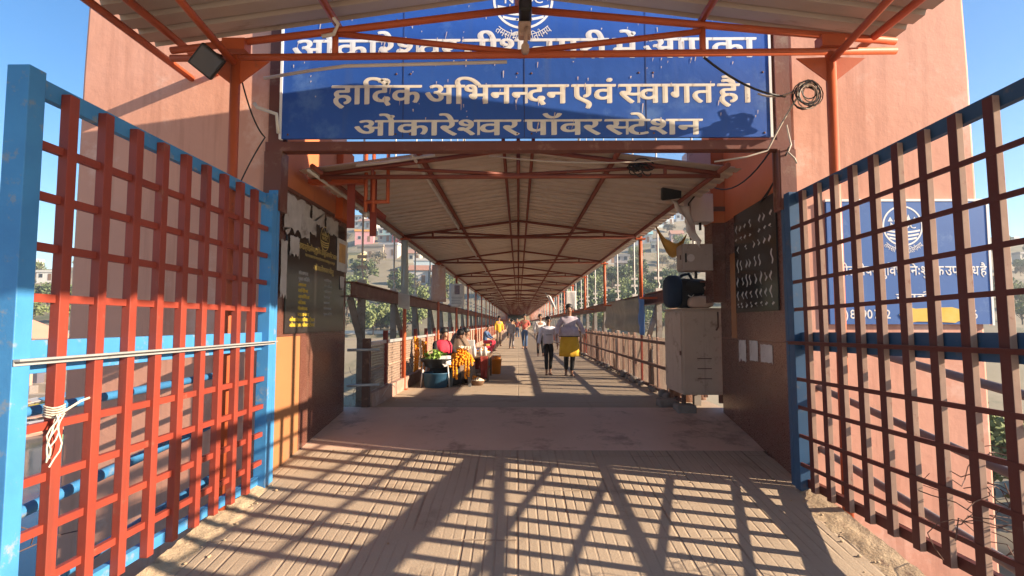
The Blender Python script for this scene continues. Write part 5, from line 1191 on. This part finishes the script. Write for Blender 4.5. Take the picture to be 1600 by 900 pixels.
HS = [('pink house with an orange roof on the left hillside', 568, 205, 8, 6, 4.5, (.55, .26, .26), 1, False, (.62, .26, .05)),
      ('ruined tan house below the pink one on the left hillside', 580, 190, 11, 6, 4.5, (.38, .30, .22), 1, False, (.30, .25, .2)),
      ('small yellow house low on the left hillside by the tower', 556, 175, 5, 5, 5, (.58, .46, .22), 1, False, (.4, .35, .25)),
      ('white house with a flat roof above the red hut on the left hillside', 617, 222, 12, 7, 6, (.62, .60, .55), 2, False, (.55, .53, .5)),
      ('red painted hut beside the white house on the left hillside', 622, 206, 5, 5, 4, (.50, .07, .06), 1, False, (.3, .2, .18)),
      ('teal house behind the white one on the left hillside', 601, 210, 6, 6, 5.5, (.22, .36, .36), 2, False, (.4, .4, .4)),
      ('grey stone house high on the left hillside', 590, 236, 9, 6, 4, (.30, .26, .22), 1, False, (.26, .24, .22)),
      ('small pale house among trees on the left hillside', 655, 150, 6, 5, 4, (.50, .46, .42), 1, True, (.36, .18, .12)),
      ('house with a teal roof on the right hillside', 1006, 205, 11, 7, 4, (.52, .50, .46), 1, True, (.25, .48, .48)),
      ('white house with a flat roof high on the right hillside', 1044, 240, 8, 6, 4, (.62, .60, .57), 1, False, (.5, .48, .45)),
      ('pale pink house left of the teal roof on the right hillside', 984, 220, 6, 6, 5, (.56, .40, .36), 2, False, (.4, .36, .33)),
      ('small white house high above the teal roof on the right hillside', 1013, 250, 6, 5, 3.6, (.60, .58, .54), 1, False, (.45, .43, .4)),
      ('cream house low on the right hillside near the girder', 1030, 150, 7, 5, 4, (.55, .48, .36), 1, False, (.4, .36, .3)),
      ('grey house beside the path on the right hillside', 950, 180, 8, 6, 4, (.34, .32, .30), 1, True, (.28, .2, .16)),
      ('small white shrine on the hilltop seen through the gate with the rope', 46, 210, 6, 6, 5, (.64, .62, .58), 1, False, (.55, .53, .5)),
      ('long low white house on the slope seen through the gate with the rope', 66, 170, 10, 6, 3.5, (.60, .58, .53), 1, False, (.5, .48, .44))]
PAL = ((.60, .58, .54), (.55, .50, .42), (.52, .42, .36), (.40, .38, .36), (.58, .52, .40), (.42, .50, .52), (.56, .38, .34), (.64, .62, .58))
PN = ('white', 'cream', 'brownish pink', 'grey', 'pale yellow', 'pale blue', 'pink', 'bright white')
SPOT = [(918, 175), (940, 205), (972, 172), (998, 240), (1024, 190), (1034, 232), (1058, 205), (1064, 250), (560, 250), (575, 228), (608, 190), (640, 230), (648, 180), (668, 165), (676, 200), (690, 150), (1580, 230), (1595, 190)]
for i, (u, y) in enumerate(SPOT):
    side = 'left' if u < 800 else ('right' if u < 1200 else 'far right')
    alt = 'high up' if y > 212 else ('midway up' if y > 172 else 'low')
    HS.append(('%s %s house with %s, %s on the %s hillside' % (('narrow', 'broad', 'mid-sized', 'long')[(i*7) % 4], PN[i % 8], 'pitched roof' if i % 3 == 0 else 'flat roof', alt, side), u, y, 4.5+1.7*((i*7) % 4), 5, 3.2+(i % 3)*1.2, PAL[i % 8], 2 if i % 3 == 2 else 1, i % 3 == 0, ((.38, .2, .14), (.48, .46, .44), (.36, .33, .3))[i % 3]))
for (lab, u, y, wd, dp, ht, c, st, pit, rc) in HS: sc_ = .58 if u > 800 else (.5 if u < 100 else .85); house(lab, px(u, y), y, wd*sc_, dp*sc_, ht*max(sc_, .72), c, None, st, pit, R(rd.uniform(-12, 12)), rc)
def free(x, y, r): return all(abs(x-a)*1.0 > (c*.5+r*.55) or not (-c-5 < y-b < c*.5+r*.5) for a, b, c in houses_xy)
n = 0; tries = 0
while n < 190 and tries < 4000:
    tries += 1
    band = rd.random()
    if band < .27: u = rd.uniform(540, 705)
    elif band < .76: u = rd.uniform(890, 1075)
    elif band < .87: u = rd.uniform(-20, 130)
    elif band < .93: u = rd.uniform(1540, 1640)
    else: u = rd.uniform(700, 900)
    y = 104+rd.random()**1.25*150; x = px(u, y)
    if not free(x, y, 3.5): continue
    e = (y-104)/150
    k = rd.choices((0, 1, 2, 3), ((.30, .36, .18, .16) if e < .33 else (.05, .15, .76, .04)))[0]
    plant(k, x, y, (rd.uniform(.7, 1.2) if k != 2 else rd.uniform(.5, 1.05))*(.8 if u > 880 else .85)); n += 1
for i in range(46):
    u = rd.choice((rd.uniform(130, 540), rd.uniform(1075, 1540))); y = rd.uniform(108, 240); plant(rd.choice((0, 1, 2, 2)), px(u, y), y, rd.uniform(.6, 1.1))
for i in range(22):
    u = rd.uniform(540, 660) if i < 14 else rd.uniform(930, 1040); y = rd.uniform(92, 103); plant(2 if i % 3 else 1, px(u, y), y, rd.uniform(.4, .75))
for i, (x, y) in enumerate(((12.5, 11.5), (15, 14), (18.5, 17), (22, 19), (16, 19), (26, 24), (30, 27))): plant(2 if i % 2 else 1, x, y, rd.uniform(.35, .55))
# riverside seen through the left gate
def upx(u, v, y): return (px(u, y), y)
gh = root_at('stone_steps', 'long flight of pale stone bathing steps on the far river bank', 'stone steps', (-45, 86, -12))
for i in range(9):
    yq = 74.5+2.2*i; part(MB().box((-128+2*i, yq, -15), (-11+.3*i, yq+2.21 if i < 8 else yq+9, -11.4+1.28*i)), 'step', 'ghat_stone', gh)
part(MB().box((-110, 96, -1.2), (-9, 96.4, .2)), 'parapet', 'ghat_white', gh)
pv = thing('pavilion', 'riverside pavilion with a salmon pyramid roof seen through the gate with the rope', 'pavilion', (-76, 84, -8))
MB().add([(-4.2, -4.2, 7.2), (4.2, -4.2, 7.2), (4.2, 4.2, 7.2), (-4.2, 4.2, 7.2), (0, 0, 10.2)], [(0, 1, 4), (1, 2, 4), (2, 3, 4), (3, 0, 4), (3, 2, 1, 0)]).build('roof', hcol((.58, .26, .17)), pv)
for x in (-3.6, 3.6):
    for y in (-3.6, 3.6): MB().box((x-.25, y-.25, -6), (x+.25, y+.25, 7.2)).build('pillar', hcol((.50, .30, .22)), pv)
MB().box((-4.4, -4.4, -6), (4.4, 4.4, .3)).build('platform', 'stone', pv)
MB().box((-3.3, -2, .301), (3.3, 3.2, 6)).build('inner_wall', hcol((.14, .12, .14)), pv)
rb = thing('riverside_building', 'dark two-storey riverside building with verandah posts beside the pyramid-roofed pavilion', 'building', (-90, 92, -9), R(4))
MB().box((-12, 0, -6), (14, 8, 7)).build('wall', hcol((.17, .15, .17)), rb)
MB().box((-12.6, -3, 7), (14.6, 8.5, 7.35)).build('roof', hcol((.42, .38, .34)), rb); MB().box((-12.4, -2.6, 3.2), (14.4, -.05, 3.5)).build('verandah_floor', hcol((.48, .40, .36)), rb)
for i in range(12): MB().box((-12+2.3*i, -2.5, -6), (-11.75+2.3*i, -2.25, 7)).build('post', hcol((.45, .33, .28)), rb)
for i in range(9): MB().box((-10.6+2.7*i, -.05, 4.2), (-9.4+2.7*i, -.01, 6.2)).build('window', 'win', rb)
cols = ((.60, .45, .05), (.12, .35, .55), (.55, .12, .08), (.50, .28, .20), (.15, .40, .22), (.55, .50, .45))
cn = ('yellow', 'blue', 'red', 'pinkish', 'green', 'pale')
for i in range(9):
    x = -74+5.2*(i % 5)+1.5*(i//5); y = 66+3.2*(i//5)+.6*(i % 2); bt = thing('river_boat', '%s wooden boat moored in the row on the left river, %s awning' % (cn[i % 6], 'under a flat' if i % 2 else 'with a faded'), 'boat', (x, y, -12), R(80+rd.uniform(-12, 12)), 'boats moored on the left river')
    hl = MB(); prof = [(-3, .1, .55), (-2, .6, .35), (0, .85, .3), (2, .6, .35), (3.2, .06, .75)]
    for (a, w_, z) in prof: hl.v += [(a, -w_, z), (a, -w_*.6, -.3), (a, w_*.6, -.3), (a, w_, z)]
    for j in range(4):
        for q in range(3): hl.f.append([4*j+q, 4*j+q+1, 4*j+4+q+1, 4*j+4+q]); hl.sm.append(False)
    hl.build('hull', hcol(cols[i % 6]), bt, solid=.06)
    MB().box((-1.6, -.85, 1.5), (1.6, .85, 1.58)).build('awning', hcol(cols[(i+2) % 6]), bt)
    for a in (-1.5, 1.5):
        for b in (-.7, .7): MB().box((a-.03, b-.03, .3), (a+.03, b+.03, 1.5)).build('awning_post', 'wood', bt)
for i, (u, y, c) in enumerate(((20, 74, 3), (40, 75, 5), (64, 73, 0), (90, 76, 1))):
    x = px(u, y); s = thing('market_stall', '%s market stall with tarpaulin roof on the left river bank' % ('pinkish', 'pale', 'yellow', 'blue')[i], 'stall', (x, y, terr(x, y) if terr(x, y) > -12 else -12), R(-38))
    MB().prism([(-2.2, -1.6, 2.2), (2.2, -1.6, 2.2), (2.2, 1.6, 2.8), (-2.2, 1.6, 2.8)], (0, 0, .06)).build('roof', hcol(cols[c]), s)
    for a in (-2, 2):
        for b in (-1.4, 1.4): MB().box((a-.05, b-.05, -.5), (a+.05, b+.05, 2.25 if b < 0 else 2.74)).build('post', 'wood', s)
    MB().box((-2, -1.2, .0), (2, -.4, .9)).build('counter', hcol((.40, .30, .24)), s)
COL.objects.unlink(_to); bpy.data.objects.remove(_to)
# ------------------------------------------------------------------ air
hz = MB().box((-1000, -130, -18), (1000, 1700, 72))
hm_ = bpy.data.materials.new('thin haze'); hm_.use_nodes = True; hn = hm_.node_tree.nodes; hn.remove(hn['Principled BSDF'])
pvn = hn.new('ShaderNodeVolumePrincipled'); pvn.inputs['Color'].default_value = (.86, .92, 1, 1); pvn.inputs['Density'].default_value = .0007; pvn.inputs['Anisotropy'].default_value = .2
hm_.node_tree.links.new(pvn.outputs[0], hn['Material Output'].inputs['Volume'])
tag(hz.build('haze', hm_), kind='stuff')
